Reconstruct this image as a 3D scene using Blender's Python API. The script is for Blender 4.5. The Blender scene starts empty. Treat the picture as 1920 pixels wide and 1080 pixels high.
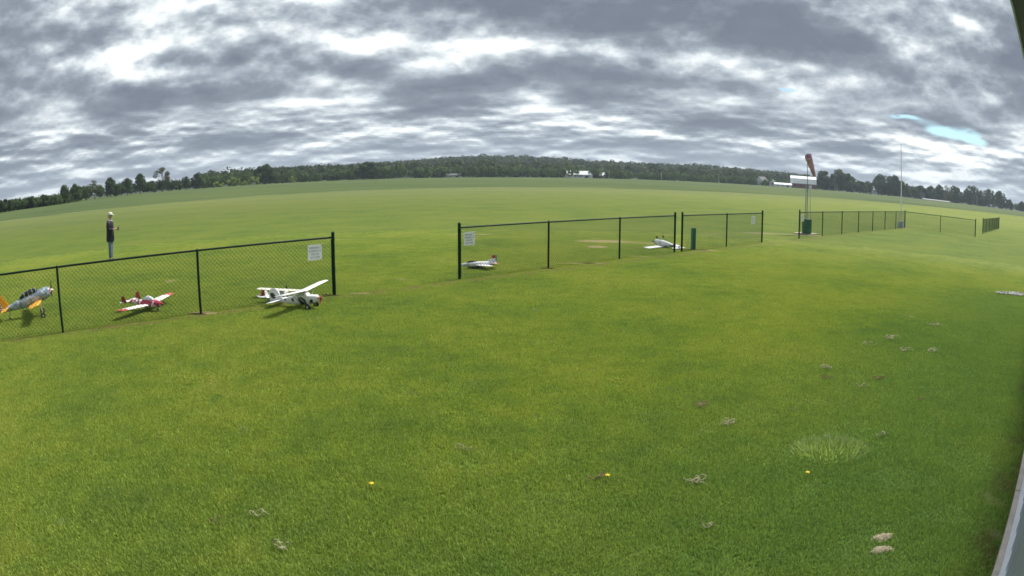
import bpy, math, random
import numpy as np
from mathutils import Vector, Matrix
R = math.radians
sc = bpy.context.scene
col = sc.collection
random.seed(7); rng = np.random.default_rng(7)

# ------------------------------------------------------------------ camera
CAM_H, PITCH, ROLL = 2.465, 0.16545, 0.00448
cd = bpy.data.cameras.new('camera'); cam = bpy.data.objects.new('camera', cd); col.objects.link(cam)
cd.type = 'PANO'; cd.panorama_type = 'FISHEYE_LENS_POLYNOMIAL'
cd.sensor_width = 19.2; cd.sensor_height = 10.8; cd.sensor_fit = 'HORIZONTAL'
cd.fisheye_fov = R(180)
cd.fisheye_polynomial_k0 = 0; cd.fisheye_polynomial_k1 = -0.0772161
cd.fisheye_polynomial_k2 = 0; cd.fisheye_polynomial_k3 = -0.0000785382; cd.fisheye_polynomial_k4 = 0
cd.clip_start = 0.02; cd.clip_end = 20000
F = Vector((0, math.cos(PITCH), -math.sin(PITCH))); X = Vector((1, 0, 0)); U = X.cross(F)
X2 = math.cos(ROLL)*X + math.sin(ROLL)*U; U2 = -math.sin(ROLL)*X + math.cos(ROLL)*U
M = Matrix((X2, U2, -F)).transposed().to_4x4(); M.translation = Vector((0, 0, CAM_H))
cam.matrix_world = M
sc.camera = cam

# ------------------------------------------------------------------ light and exposure
SUN_AZ, SUN_EL = R(47.5), R(52)          # azimuth from +Y towards +X
sd = Vector((math.sin(SUN_AZ)*math.cos(SUN_EL), math.cos(SUN_AZ)*math.cos(SUN_EL), math.sin(SUN_EL)))
sl = bpy.data.lights.new('sun', 'SUN'); sl.energy = 3.9; sl.angle = R(9); sl.color = (1, .95, .86)
so = bpy.data.objects.new('sun', sl); col.objects.link(so); so.rotation_euler = sd.to_track_quat('Z', 'Y').to_euler()
so.location = (0, 0, 50)
sc.view_settings.view_transform = 'Standard'; sc.view_settings.look = 'None'
sc.view_settings.gamma = 1; sc.view_settings.exposure = 0.42; sc.view_settings.use_curve_mapping = False
sc.render.engine = 'CYCLES'
sc.cycles.use_denoising = True
sc.cycles.max_bounces = 6; sc.cycles.diffuse_bounces = 3; sc.cycles.transparent_max_bounces = 8
sc.cycles.volume_bounces = 0
sc.cycles.pixel_filter_type = 'BLACKMAN_HARRIS'; sc.cycles.filter_width = 1.6

class NT:
    """small helper to write node trees"""
    def __init__(s, tree): s.t = tree; s.n = tree.nodes; s.l = tree.links
    def new(s, kind, **kw):
        n = s.n.new(kind)
        for k, v in kw.items(): setattr(n, k, v)
        return n
    def put(s, sock, v):
        if hasattr(v, 'is_output'): s.l.new(v, sock)
        elif v is not None: sock.default_value = v
    def m(s, op, a, b=None, c=None, clamp=False):
        n = s.new('ShaderNodeMath', operation=op, use_clamp=clamp)
        for i, v in enumerate((a, b, c)):
            if v is not None: s.put(n.inputs[i], v)
        return n.outputs[0]
    def v(s, op, a, b=None):
        n = s.new('ShaderNodeVectorMath', operation=op); s.put(n.inputs[0], a)
        if b is not None:
            if op == 'SCALE': s.put(n.inputs['Scale'], b)
            else: s.put(n.inputs[1], b)
        return n.outputs['Value'] if op in ('DOT_PRODUCT', 'LENGTH', 'DISTANCE') else n.outputs[0]
    def comb(s, x, y, z):
        n = s.new('ShaderNodeCombineXYZ'); s.put(n.inputs[0], x); s.put(n.inputs[1], y); s.put(n.inputs[2], z); return n.outputs[0]
    def sep(s, v):
        n = s.new('ShaderNodeSeparateXYZ'); s.put(n.inputs[0], v); return n.outputs
    def noise(s, vec, scale, detail=2, rough=.5, dist=0.0, col=False):
        n = s.new('ShaderNodeTexNoise'); s.put(n.inputs['Vector'], vec)
        n.inputs['Scale'].default_value = scale; n.inputs['Detail'].default_value = detail
        n.inputs['Roughness'].default_value = rough; n.inputs['Distortion'].default_value = dist
        return n.outputs['Color' if col else 'Fac']
    def ramp(s, f, stops, interp='LINEAR'):
        n = s.new('ShaderNodeValToRGB'); s.put(n.inputs[0], f); n.color_ramp.interpolation = interp
        e = n.color_ramp.elements
        while len(e) > 1: e.remove(e[-1])
        e[0].position = stops[0][0]; e[0].color = (*stops[0][1], 1)
        for p, c in stops[1:]: q = e.new(p); q.color = (*c, 1)
        return n.outputs[0]
    def mix(s, f, a, b, mode='MIX'):
        n = s.new('ShaderNodeMix', data_type='RGBA', blend_type=mode); s.put(n.inputs[0], f)
        s.put(n.inputs[6], a if hasattr(a, 'is_output') else (*a, 1)); s.put(n.inputs[7], b if hasattr(b, 'is_output') else (*b, 1))
        return n.outputs[2]
    def step(s, x, a, b):
        n = s.new('ShaderNodeMapRange', interpolation_type='SMOOTHSTEP'); s.put(n.inputs[0], x)
        n.inputs[1].default_value = a; n.inputs[2].default_value = b; return n.outputs[0]

# ------------------------------------------------------------------ sky
world = bpy.data.worlds.new('World'); sc.world = world; world.use_nodes = True
w = NT(world.node_tree); w.n.clear()
tc = w.new('ShaderNodeTexCoord'); D = tc.outputs['Generated']
dx, dy, dz = w.sep(D)
zc = w.m('MAXIMUM', dz, 0.0)
den = w.m('POWER', w.m('ADD', zc, 0.07), 0.56)
P = w.comb(w.m('DIVIDE', dx, den), w.m('DIVIDE', dy, den), 0.0)
az = w.m('ARCTAN2', dx, dy); el = w.m('ARCSINE', dz)
AE = w.comb(az, el, 0.0)
WA = w.v('SCALE', w.v('SUBTRACT', w.noise(P, 2.2, 4, .6, col=True), (.5, .5, .5)), R(5.5))
AEw = w.v('ADD', AE, w.v('MULTIPLY', WA, (1, .38, 0)))
def blobs(lst, start=0.0, vec=None, gain=1.0):
    acc = start
    for a, e, sa, se, amp in lst:
        q = w.v('MULTIPLY', w.v('SUBTRACT', vec or AEw, (R(a), R(e), 0)), (1/R(sa), 1/R(se), 0))
        g = w.m('EXPONENT', w.m('MULTIPLY', w.v('DOT_PRODUCT', q, q), -1.0))
        acc = w.m('MULTIPLY_ADD', g, amp*gain, acc)
    return acc
# (azimuth, elevation, widths, thickness added): big cloud masses and gaps where the photograph has them
CL = [(3, 14.5, 20, 2.2, .17), (22, 13.5, 12, 2.2, .13), (6, 8.6, 12, 1.3, .16), (-20, 10.3, 9, 1.2, .12), (-36, 9.0, 8, 1.5, .12),
      (-30, 7.0, 9, .8, .10), (36, 9.6, 12, 1.9, .17), (46, 8.0, 8, 1.6, .10), (-10, 7.7, 8, .8, .10), (17, 8.4, 5, .6, .10), (20, 5.0, 5, .5, .08),
      (-12.5, 11.6, 3.0, 1.0, -.27), (-2.5, 11.0, 5, .5, -.22), (-31, 9.7, 6, .6, -.22), (-19, 6.4, 5, .45, -.15), (-1, 5.4, 6, .6, -.16),
      (16, 6.7, 6, .8, -.17), (24, 10.3, 4, .5, -.10), (-41, 5.2, 6, .7, -.10), (37, 4.6, 7, .7, -.13), (-22, 13.5, 5, .8, -.09), (9, 10.8, 5, .5, -.08),
      (-46, 12.5, 6, 4, .09), (-29, 8.6, 3, .35, -.12), (46, 13, 6, 2.5, .06), (-40, 13.5, 9, 2.2, .12), (43, 13.5, 9, 3, .14)]
warp = w.v('SCALE', w.v('SUBTRACT', w.noise(P, 1.1, 4, .55, col=True), (.5, .5, .5)), .30)
P1 = w.v('ADD', P, warp)
def cells(vec, scale, smooth=.35):
    n = w.new('ShaderNodeTexVoronoi', feature='SMOOTH_F1'); w.put(n.inputs['Vector'], vec); n.inputs['Scale'].default_value = scale
    n.inputs['Smoothness'].default_value = smooth; n.inputs['Detail'].default_value = 0.0
    return n.outputs['Distance']
f1 = w.m('MULTIPLY', w.m('SUBTRACT', .42, cells(w.v('MULTIPLY', P1, (.72, 1.0, 1)), 2.3, .25)), .50)
f2 = w.m('MULTIPLY', w.m('SUBTRACT', w.noise(P1, 1.3, 2, .5), .5), .50)
DS = w.v('MULTIPLY', D, (1, 1, 1.9)); DB = w.v('MULTIPLY', w.v('SUBTRACT', D, (0, 0, .016)), (1, 1, 1.9)); DL = w.v('MULTIPLY', D, (1, 1, 4.6)); DC = w.v('MULTIPLY', w.v('SUBTRACT', D, (0, 0, .006)), (1, 1, 4.6))
ew = w.step(el, R(3), R(9))
def puffs(va, vb, d_):
    return w.m('ADD', w.m('MULTIPLY', w.noise(va, 8.5, d_, .55), ew), w.m('MULTIPLY', w.noise(vb, 15, d_-1, .56), w.m('SUBTRACT', 1.0, ew)))
n3 = puffs(DS, DL, 6); n3b = puffs(DB, DC, 4)
f3 = w.m('MULTIPLY', w.m('SUBTRACT', n3, .5), .62)
C = w.m('ADD', w.m('ADD', w.m('ADD', f1, w.m('ADD', f2, f3)), .583), blobs(CL, gain=1.15))
C = w.m('MULTIPLY_ADD', w.m('SUBTRACT', n3, n3b), .75, C)
K = 9.1
cloud = w.ramp(C, [(.24, (1.02, 1.06, 1.06)), (.33, (.80, .85, .86)), (.40, (.60, .655, .69)), (.465, (.43, .48, .53)), (.54, (.315, .36, .415)), (.62, (.225, .258, .31)), (.80, (.16, .185, .235))])
fine = w.m('MULTIPLY_ADD', w.noise(P1, 9, 5, .55), .30, .85)
cloud = w.mix(1.0, cloud, w.comb(fine, fine, fine), 'MULTIPLY')
# thin bright veil towards the horizon
veil = w.m('MULTIPLY', w.step(el, R(5), R(0)), .26)
cloud = w.mix(veil, cloud, (.42, .48, .57))
# brighter overhead, where the sun stands behind the cloud
sdot = w.v('DOT_PRODUCT', D, tuple(sd))
glow = w.m('MULTIPLY_ADD', w.step(sdot, .84, 1.0), 3.0, 1.0)
cloud = w.mix(1.0, cloud, w.comb(glow, glow, glow), 'MULTIPLY')
cloud = w.v('SCALE', cloud, K)
sky = w.new('ShaderNodeTexSky', sky_type='NISHITA', sun_disc=False, sun_elevation=SUN_EL, sun_rotation=SUN_AZ, altitude=250)
blue = w.mix(1.0, sky.outputs[0], (.72, .93, .98), 'MULTIPLY')
bmask = blobs([(38.8, 5.75, 2.0, .55, 1.0), (35.0, 6.5, 2.2, .28, .8), (41.3, 5.35, 1.2, .5, .75), (24, 8.1, 1.1, .22, .8)])
bm = w.m('MULTIPLY', w.step(bmask, .18, .70), w.step(w.noise(P1, 3.5, 6, .6), .66, .52))
hole = w.m('MULTIPLY', bm, 1.0, clamp=True)
skyc = w.mix(hole, cloud, blue)
bg = w.new('ShaderNodeBackground'); w.put(bg.inputs[0], skyc); bg.inputs[1].default_value = 0.1
wo = w.new('ShaderNodeOutputWorld'); w.l.new(bg.outputs[0], wo.inputs[0])
world.cycles.sampling_method = 'MANUAL'; world.cycles.sample_map_resolution = 512

# ------------------------------------------------------------------ helpers
def tag(o, label=None, cat=None, group=None, kind=None):
    if label: o['label'] = label
    if cat: o['category'] = cat
    if group: o['group'] = group
    if kind: o['kind'] = kind
    return o
def empty(name, loc, rz=0, label=None, cat=None, group=None):
    o = bpy.data.objects.new(name, None); col.objects.link(o); o.location = loc; o.rotation_euler = (0, 0, rz)
    o.empty_display_size = .1
    return tag(o, label, cat, group)
class MB:
    def __init__(s): s.v = []; s.f = []; s.p = []
    def add(s, vs, fs):
        b = len(s.v); s.p.append((b, len(s.f))); s.v += [tuple(q) for q in vs]; s.f += [tuple(i+b for i in f) for f in fs]; return s
    def box(s, c, d, M=None):
        x, y, z = c; a, b, h = (q/2 for q in d)
        vs = [Vector((x+i*a, y+j*b, z+k*h)) for i in (-1, 1) for j in (-1, 1) for k in (-1, 1)]
        if M: vs = [M @ q for q in vs]
        return s.add(vs, [(0, 1, 3, 2), (4, 6, 7, 5), (0, 4, 5, 1), (2, 3, 7, 6), (0, 2, 6, 4), (1, 5, 7, 3)])
    def tube(s, pts, r, n=8, cap=True):
        pts = [Vector(p) for p in pts]; rs = r if isinstance(r, (list, tuple)) else [r]*len(pts)
        rings = []
        for i, p in enumerate(pts):
            t = (pts[min(i+1, len(pts)-1)]-pts[max(i-1, 0)]).normalized()
            up = Vector((0, 0, 1)) if abs(t.z) < .9 else Vector((1, 0, 0))
            a = t.cross(up).normalized(); b = a.cross(t)
            rings.append([p+rs[i]*(math.cos(2*math.pi*k/n)*a+math.sin(2*math.pi*k/n)*b) for k in range(n)])
        return s.loft(rings, cap)
    def loft(s, rings, cap=True):
        n = len(rings[0]); vs = [q for r in rings for q in r]; fs = []
        for i in range(len(rings)-1):
            for k in range(n):
                a = i*n+k; b = i*n+(k+1) % n; fs.append((a, b, b+n, a+n))
        if cap: fs.append(tuple(range(n-1, -1, -1))); fs.append(tuple(range((len(rings)-1)*n, len(rings)*n)))
        return s.add(vs, fs)
    def ball(s, c, r, n=10, m=7):
        c = Vector(c); r = Vector(r) if isinstance(r, (tuple, list)) else Vector((r, r, r))
        rings = []
        for i in range(m+1):
            t = math.pi*(i+.001)/(m+.002); rings.append([c+Vector((r.x*math.sin(t)*math.cos(2*math.pi*k/n), r.y*math.sin(t)*math.sin(2*math.pi*k/n), r.z*math.cos(t))) for k in range(n)])
        return s.loft(rings)
    def fuse(s, secs, n=14):
        """secs: (x, half width, z low, z high, squareness)"""
        rings = []
        for x, hw, z0, z1, e in secs:
            zc, hz = (z0+z1)/2, (z1-z0)/2; ring = []
            for k in range(n):
                a = 2*math.pi*k/n; c, q = math.cos(a), math.sin(a)
                ring.append(Vector((x, hw*math.copysign(abs(c)**e, c), zc+hz*math.copysign(abs(q)**e, q))))
            rings.append(ring)
        return s.loft(rings)
    def foil(s, le0, c0, le1, c1, t=.11, up=(0, 0, 1), mids=()):
        """wing panel from root leading edge le0 (chord c0) to tip le1 (chord c1); chord runs to -x"""
        up = Vector(up); prof = [(0, 0), (.03, .35), (.12, .75), (.3, 1), (.6, .7), (1, .08), (1, -.08), (.6, -.35), (.3, -.5), (.12, -.4), (.03, -.25)]
        rings = []
        for le, c in [(le0, c0)]+list(mids)+[(le1, c1)]:
            rings.append([Vector(le)+Vector((-q*c, 0, 0))+up*(h*t*c*.62) for q, h in prof])
        tip = [Vector(rings[-1][0])*.0 + (sum(rings[-1], Vector())/len(prof))*.45 + q*.55 for q in rings[-1]]
        d = (Vector(le1)-Vector(le0)).normalized()*c1*.08
        rings.append([q+d for q in tip])
        return s.loft(rings)
    def each(s, name, mat, parent, smooth=False, M=None):
        for i, (v0, f0) in enumerate(s.p):      # every separate piece becomes an object of its own
            v1, f1 = s.p[i+1] if i+1 < len(s.p) else (len(s.v), len(s.f))
            q = MB(); q.v = s.v[v0:v1]; q.f = [tuple(k-v0 for k in f) for f in s.f[f0:f1]]; q.build(name, mat, parent, smooth, M)
    def build(s, name, mat, parent=None, smooth=False, M=None, angle=40):
        me = bpy.data.meshes.new(name); vs = s.v if M is None else [tuple(M @ Vector(q)) for q in s.v]
        me.from_pydata(vs, [], s.f)
        for m in (mat if isinstance(mat, (list, tuple)) else [mat]): me.materials.append(m)
        if smooth:
            me.polygons.foreach_set('use_smooth', [True]*len(me.polygons))
        o = bpy.data.objects.new(name, me); col.objects.link(o)
        if parent: o.parent = parent
        if smooth: me.set_sharp_from_angle(angle=R(angle))
        me.validate()
        return o
def np_mesh(name, V, Q, mat, parent=None, attr=None):
    """fast mesh from arrays: V (n,3), Q (m,k) faces of k corners; attr = per-face value stored as 'tone'"""
    me = bpy.data.meshes.new(name); V = np.asarray(V, np.float32); Q = np.asarray(Q, np.int32); k = Q.shape[1]
    me.vertices.add(len(V)); me.vertices.foreach_set('co', V.ravel())
    me.loops.add(Q.size); me.loops.foreach_set('vertex_index', Q.ravel())
    me.polygons.add(len(Q)); me.polygons.foreach_set('loop_start', np.arange(0, Q.size, k, dtype=np.int32)); me.polygons.foreach_set('loop_total', np.full(len(Q), k, np.int32))
    me.update(calc_edges=True)
    if attr is not None:
        a = me.attributes.new('tone', 'FLOAT', 'FACE'); a.data.foreach_set('value', np.asarray(attr, np.float32))
    me.materials.append(mat); o = bpy.data.objects.new(name, me); col.objects.link(o)
    if parent: o.parent = parent
    return o
def copy_tree(o, parent=None):
    c = o.copy(); col.objects.link(c); c.parent = parent
    for ch in [q for q in col.objects if q.parent == o]: copy_tree(ch, c)
    return c
def polar(a, d, z=0.0): return Vector((math.sin(R(a))*d, math.cos(R(a))*d, z))

# ------------------------------------------------------------------ materials
def mat(name, c, rough=.6, metal=0.0, var=.15, scale=6.0, bump=0.0, spec=.5, c2=None, space='Object'):
    m = bpy.data.materials.new(name); m.use_nodes = True; t = NT(m.node_tree); b = t.n['Principled BSDF']
    tcn = t.new('ShaderNodeTexCoord').outputs[space]
    nz = t.noise(tcn, scale, 4, .6)
    lo = tuple(q*(1-var) for q in c); hi = tuple(min(1, q*(1+var)) for q in (c2 or c))
    t.put(b.inputs['Base Color'], t.ramp(nz, [(.3, lo), (.7, hi)]))
    t.put(b.inputs['Roughness'], t.m('MULTIPLY_ADD', nz, .2, rough-.1)); b.inputs['Metallic'].default_value = metal
    b.inputs['Specular IOR Level'].default_value = spec
    if bump:
        bn = t.new('ShaderNodeBump'); bn.inputs['Strength'].default_value = bump; t.put(bn.inputs['Height'], t.noise(tcn, scale*6, 3, .6)); bn.inputs['Distance'].default_value = .01
        t.l.new(bn.outputs[0], b.inputs['Normal'])
    return m
def leafmat(name, dark, light, trans=.25, rough=.6):
    m = bpy.data.materials.new(name); m.use_nodes = True; t = NT(m.node_tree); b = t.n['Principled BSDF']; out = t.n['Material Output']
    a = t.new('ShaderNodeAttribute', attribute_name='tone').outputs['Fac']
    pos = t.new('ShaderNodeNewGeometry').outputs['Position']
    f = t.m('ADD', t.m('MULTIPLY', a, .65), t.m('MULTIPLY', t.noise(pos, .09, 2), .5))
    c = t.ramp(f, [(.2, dark), (.9, light)])
    t.put(b.inputs['Base Color'], c); b.inputs['Roughness'].default_value = rough; b.inputs['Specular IOR Level'].default_value = .04
    tr = t.new('ShaderNodeBsdfTranslucent'); t.put(tr.inputs[0], t.mix(1, c, (1.2, 1.3, .6), 'MULTIPLY'))
    mx = t.new('ShaderNodeMixShader'); mx.inputs[0].default_value = trans
    t.l.new(b.outputs[0], mx.inputs[1]); t.l.new(tr.outputs[0], mx.inputs[2]); t.l.new(mx.outputs[0], out.inputs[0])
    return m

FA = Vector((-8.19, 9.46, 0)); FT = Vector((.7469, .6650, 0)).normalized(); FN = Vector((FT.y, -FT.x, 0))   # fence line, direction, side towards the building
def fp(s, n=0.0, z=0.0): q = FA+FT*s+FN*n; return Vector((q.x, q.y, z))

def turf_color(t, pos, tone=None):
    """colour of the mown grass by place: lush and dry patches, worn and toned strips, bare spots, painted building shade"""
    x, y, z = t.sep(pos)
    n1 = t.noise(pos, .35, 3, .55); n2 = t.noise(pos, 2.3, 4, .6); n3 = t.noise(pos, .045, 3, .5)
    f = t.m('ADD', t.m('MULTIPLY', n1, .45), t.m('ADD', t.m('MULTIPLY', n2, .35), t.m('MULTIPLY', n3, .2)))
    c = t.ramp(f, [(.36, (.190, .280, .060)), (.47, (.265, .345, .062)), (.55, (.320, .380, .070)), (.66, (.375, .395, .095))])
    # lush dark tufts
    lush = t.step(t.noise(pos, 1.25, 3, .5), .66, .74)
    c = t.mix(t.m('MULTIPLY', lush, .45), c, (.12, .25, .060))
    pale = t.step(t.noise(t.v('ADD', pos, (31, 7, 0)), 2.6, 3, .6), .64, .74)
    c = t.mix(t.m('MULTIPLY', pale, .35), c, (.24, .30, .16))
    # runway side beyond the fence is drier, paler and toned in lighter and darker strips along the fence direction
    d = t.v('DOT_PRODUCT', t.v('SUBTRACT', pos, tuple(FA)), tuple(FN))     # negative beyond the fence
    along = t.v('DOT_PRODUCT', t.v('SUBTRACT', pos, tuple(FA)), tuple(FT))
    far = t.step(d, -4.0, -75.0)
    c = t.mix(t.m('MULTIPLY', far, .70), c, (.235, .275, .110))
    stv = t.comb(t.m('MULTIPLY', along, .012), t.m('MULTIPLY', y, .11), 0.0)
    st = t.noise(stv, 1.0, 4, .6)
    c = t.mix(t.m('MULTIPLY', t.m('MULTIPLY', far, t.step(st, .50, .66)), .40), c, (.34, .37, .085))
    c = t.mix(t.m('MULTIPLY', t.m('MULTIPLY', far, t.step(st, .48, .36)), .35), c, (.19, .25, .10))
    # worn earth along the fence
    wob = t.m('MULTIPLY', t.m('SUBTRACT', t.noise(t.comb(along, 0.0, 0.0), .8, 3), .5), .25)
    dd = t.m('ABSOLUTE', t.m('ADD', t.m('ADD', d, -.13), wob))
    strip = t.m('MULTIPLY', t.step(dd, .34, .05), t.step(t.noise(pos, 3.0, 4, .7), .42, .62))
    inr = t.m('MULTIPLY', t.step(along, -6, -3), t.step(along, 51.5, 51.0))
    c = t.mix(t.m('MULTIPLY', t.m('MULTIPLY', strip, inr), .85), c, (.33, .27, .13))
    # bare spots: (x, y, half length along x, half along y)
    k = 0.0
    for (bx, by, sx, sy, am) in BARE:
        q = t.v('MULTIPLY', t.v('SUBTRACT', pos, (bx, by, 0)), (1/sx, 1/sy, 0)); k = t.m('ADD', k, t.m('MULTIPLY', t.m('EXPONENT', t.m('MULTIPLY', t.v('DOT_PRODUCT', q, q), -1.0)), am))
    k = t.m('MULTIPLY', k, t.m('MULTIPLY_ADD', t.noise(pos, 3, 4, .7), 1.2, .4))
    c = t.mix(t.step(k, .35, .85), c, (.55, .47, .30))
    k = 0.0
    for (bx, by, sx, sy) in SOILS:
        q = t.v('MULTIPLY', t.v('SUBTRACT', pos, (bx, by, 0)), (1/sx, 1/sy, 0)); k = t.m('ADD', k, t.m('EXPONENT', t.m('MULTIPLY', t.v('DOT_PRODUCT', q, q), -1.0)))
    k = t.m('MULTIPLY', k, t.m('MULTIPLY_ADD', t.noise(pos, 6, 4, .7), 1.2, .4))
    c = t.mix(t.step(k, .35, .8), c, (.10, .075, .05))
    wd = t.v('DOT_PRODUCT', pos, tuple(FN))       # thin grass at the foot of the building, painted shade farther out
    foot = t.m('MULTIPLY', t.step(wd, -.22, .18), t.step(t.noise(pos, 1.6, 4, .7), .50, .66))
    c = t.mix(t.m('MULTIPLY', t.m('MULTIPLY', t.step(wd, -5.5, -1.0), t.step(t.v('DOT_PRODUCT', pos, tuple(FT)), 24, 16)), .55), c, (.135, .260, .085))  # greener grass by the building, with its shade put into the colour
    c = t.mix(t.m('MULTIPLY', foot, .75), c, (.20, .155, .09))
    if tone is not None: c = t.mix(1, c, t.comb(tone, tone, tone), 'MULTIPLY')
    return c
SOILS = [(fp(s_, n_).x, fp(s_, n_).y, .26, .13) for s_, n_ in ((3.0, -.05), (6.1, -.2), (12.4, -.2), (14.0, -.2), (20.0, -.2))]+[(6.2, 22.95, .4, .14)]
BARE = [(3.4, 25.4, 1.3, .6, 1.1), (2.9, 23.4, .45, .5, 1.1), (5.6, 24.9, 1.1, .35, .9), (12.0, 31.3, 1.2, .5, 1.0), (14.6, 31.2, 1.3, .5, 1.2), (9.0, 29.8, .9, .35, .8),
        (-3.2, 13.9, .35, .12, .8), (-5.9, 11.62, .42, .16, 1.0), (1.9, 18.9, .9, .14, .9), (3.9, 20.7, .5, .12, .8), (6.6, 22.9, .8, .22, 1.1), (29.3, 42.6, 1.3, .5, .9),
        (-8.9, 15.6, .3, .4, .7), (-2.6, 15.9, .3, .3, .6), (-1.6, 28.0, 1.5, .35, .8), (-8.0, 26.0, 5, .25, .6), (-2, 19.5, .6, .2, .5), (4.15, 3.75, .16, .3, .7), (3.75, 3.2, .12, .2, .7), (-3.7, 16.8, .7, .2, .45)]

gm = bpy.data.materials.new('mown_turf'); gm.use_nodes = True; t = NT(gm.node_tree); b = t.n['Principled BSDF']
pos = t.new('ShaderNodeNewGeometry').outputs['Position']
speck = t.m('MULTIPLY_ADD', t.noise(pos, 22, 4, .7), .9, .50)
rr = t.v('LENGTH', pos)
near = t.m('ADD', t.m('MULTIPLY_ADD', t.step(rr, 30, 14), -.05, .485), t.m('MULTIPLY', t.step(rr, 40, 110), .10))
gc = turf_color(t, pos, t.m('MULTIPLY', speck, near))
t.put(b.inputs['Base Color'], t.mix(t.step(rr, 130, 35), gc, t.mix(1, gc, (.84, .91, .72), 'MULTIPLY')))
b.inputs['Roughness'].default_value = .9; b.inputs['Specular IOR Level'].default_value = .1
bn = t.new('ShaderNodeBump'); bn.inputs['Strength'].default_value = .6; bn.inputs['Distance'].default_value = .03
t.put(bn.inputs['Height'], t.noise(pos, 14, 5, .7)); t.l.new(bn.outputs[0], b.inputs['Normal'])

bl = bpy.data.materials.new('grass_blades'); bl.use_nodes = True; t = NT(bl.node_tree); b = t.n['Principled BSDF']
pos = t.new('ShaderNodeNewGeometry').outputs['Position']
tone = t.new('ShaderNodeAttribute', attribute_name='tone').outputs['Fac']
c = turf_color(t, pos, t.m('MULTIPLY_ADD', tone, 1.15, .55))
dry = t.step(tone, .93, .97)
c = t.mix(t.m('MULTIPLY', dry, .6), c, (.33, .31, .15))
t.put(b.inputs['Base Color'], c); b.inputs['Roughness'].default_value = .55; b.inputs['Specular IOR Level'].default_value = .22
tr = t.new('ShaderNodeBsdfTranslucent'); t.put(tr.inputs[0], t.mix(1, c, (1.18, 1.2, .85), 'MULTIPLY'))
mx = t.new('ShaderNodeMixShader'); mx.inputs[0].default_value = .3
t.l.new(b.outputs[0], mx.inputs[1]); t.l.new(tr.outputs[0], mx.inputs[2]); t.l.new(mx.outputs[0], t.n['Material Output'].inputs[0])

cm = bpy.data.materials.new('young_crop'); cm.use_nodes = True; t = NT(cm.node_tree); b = t.n['Principled BSDF']
pos = t.new('ShaderNodeNewGeometry').outputs['Position']
f = t.m('ADD', t.m('MULTIPLY', t.noise(pos, .02, 4, .55), .6), t.m('MULTIPLY', t.noise(t.v('MULTIPLY', pos, (.02, .3, 1)), 1.0, 4, .6), .4))
t.put(b.inputs['Base Color'], t.ramp(f, [(.38, (.058, .088, .030)), (.5, (.076, .110, .033)), (.62, (.098, .128, .038))]))
b.inputs['Roughness'].default_value = .9; b.inputs['Specular IOR Level'].default_value = .1

GREEN = mat('green_vinyl', (.006, .024, .016), .6, 0, .3, 9, spec=.18)
WIRE = mat('green_wire', (.028, .074, .062), .5, 0, .3, 20, spec=.3)
POSTG = mat('green_painted_post', (.025, .16, .07), .5, 0, .2, 4)
WHITE = mat('white_film', (.80, .80, .78), .35, 0, .05, 5)
CREAM = mat('cream_film', (.80, .77, .66), .4, 0, .06, 5)
RED = mat('red_film', (.42, .03, .03), .4, 0, .15, 5)
PINK = mat('faded_pink_red', (.50, .12, .20), .45, 0, .3, 10)
YEL = mat('yellow_orange_film', (.80, .40, .025), .4, 0, .1, 5)
BLACK = mat('black_rubber', (.012, .012, .012), .6, 0, .2, 8)
DKGREY = mat('dark_grey', (.05, .05, .055), .5, 0, .2, 8)
GLASS = mat('smoked_canopy', (.02, .025, .03), .08, 0, .1, 3)
PALEGL = mat('clear_canopy', (.55, .60, .62), .1, 0, .1, 3)
STEEL = mat('galvanised_steel', (.42, .44, .46), .4, .7, .1, 10)
TAN = mat('tan_wood', (.52, .42, .26), .6, 0, .1, 10)
SOIL = mat('bare_soil', (.13, .095, .065), .95, 0, .35, 12, .8)

# ------------------------------------------------------------------ ground, fields, hills
def sheet(name, pts, z, m, kind='structure'):
    me = bpy.data.meshes.new(name); me.from_pydata([(x, y, z) for x, y in pts], [], [tuple(range(len(pts)))]); me.materials.append(m)
    o = bpy.data.objects.new(name, me); col.objects.link(o); o['kind'] = kind; return o
N = 96
pts = [(0, 0)]
gv = [(0, 0, 0)]; gf = []
rad = [5, 15, 40, 90, 200, 400, 800, 1600, 4000, 9000]
for r_ in rad:
    for k in range(N): gv.append((r_*math.sin(2*math.pi*k/N), r_*math.cos(2*math.pi*k/N), 0))
for k in range(N): gf.append((0, 1+(k+1) % N, 1+k))
for i in range(len(rad)-1):
    for k in range(N): a = 1+i*N+k; b_ = 1+i*N+(k+1) % N; gf.append((a, b_, b_+N, a+N))
gme = bpy.data.meshes.new('ground'); gme.from_pydata(gv, [], gf); gme.materials.append(gm)
go = bpy.data.objects.new('ground', gme); col.objects.link(go); tag(go, kind='structure')
border = [(-700, -120), (-150, 25), (-85, 66), (-61, 84), (-40, 104), (-25, 116), (0, 128), (40, 140), (90, 152), (172, 171), (300, 205), (900, 300)]
bpts = []
for (a, b_) in zip(border[:-1], border[1:]):
    for k in range(6): f_ = k/6; bpts.append((a[0]+(b_[0]-a[0])*f_+random.uniform(-.6, .6), a[1]+(b_[1]-a[1])*f_+random.uniform(-.8, .8)))
sheet('crop_field', list(reversed(bpts+[(5000, 1500), (5000, 5000), (-5000, 5000), (-5000, -900)])), .03, cm)
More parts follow.
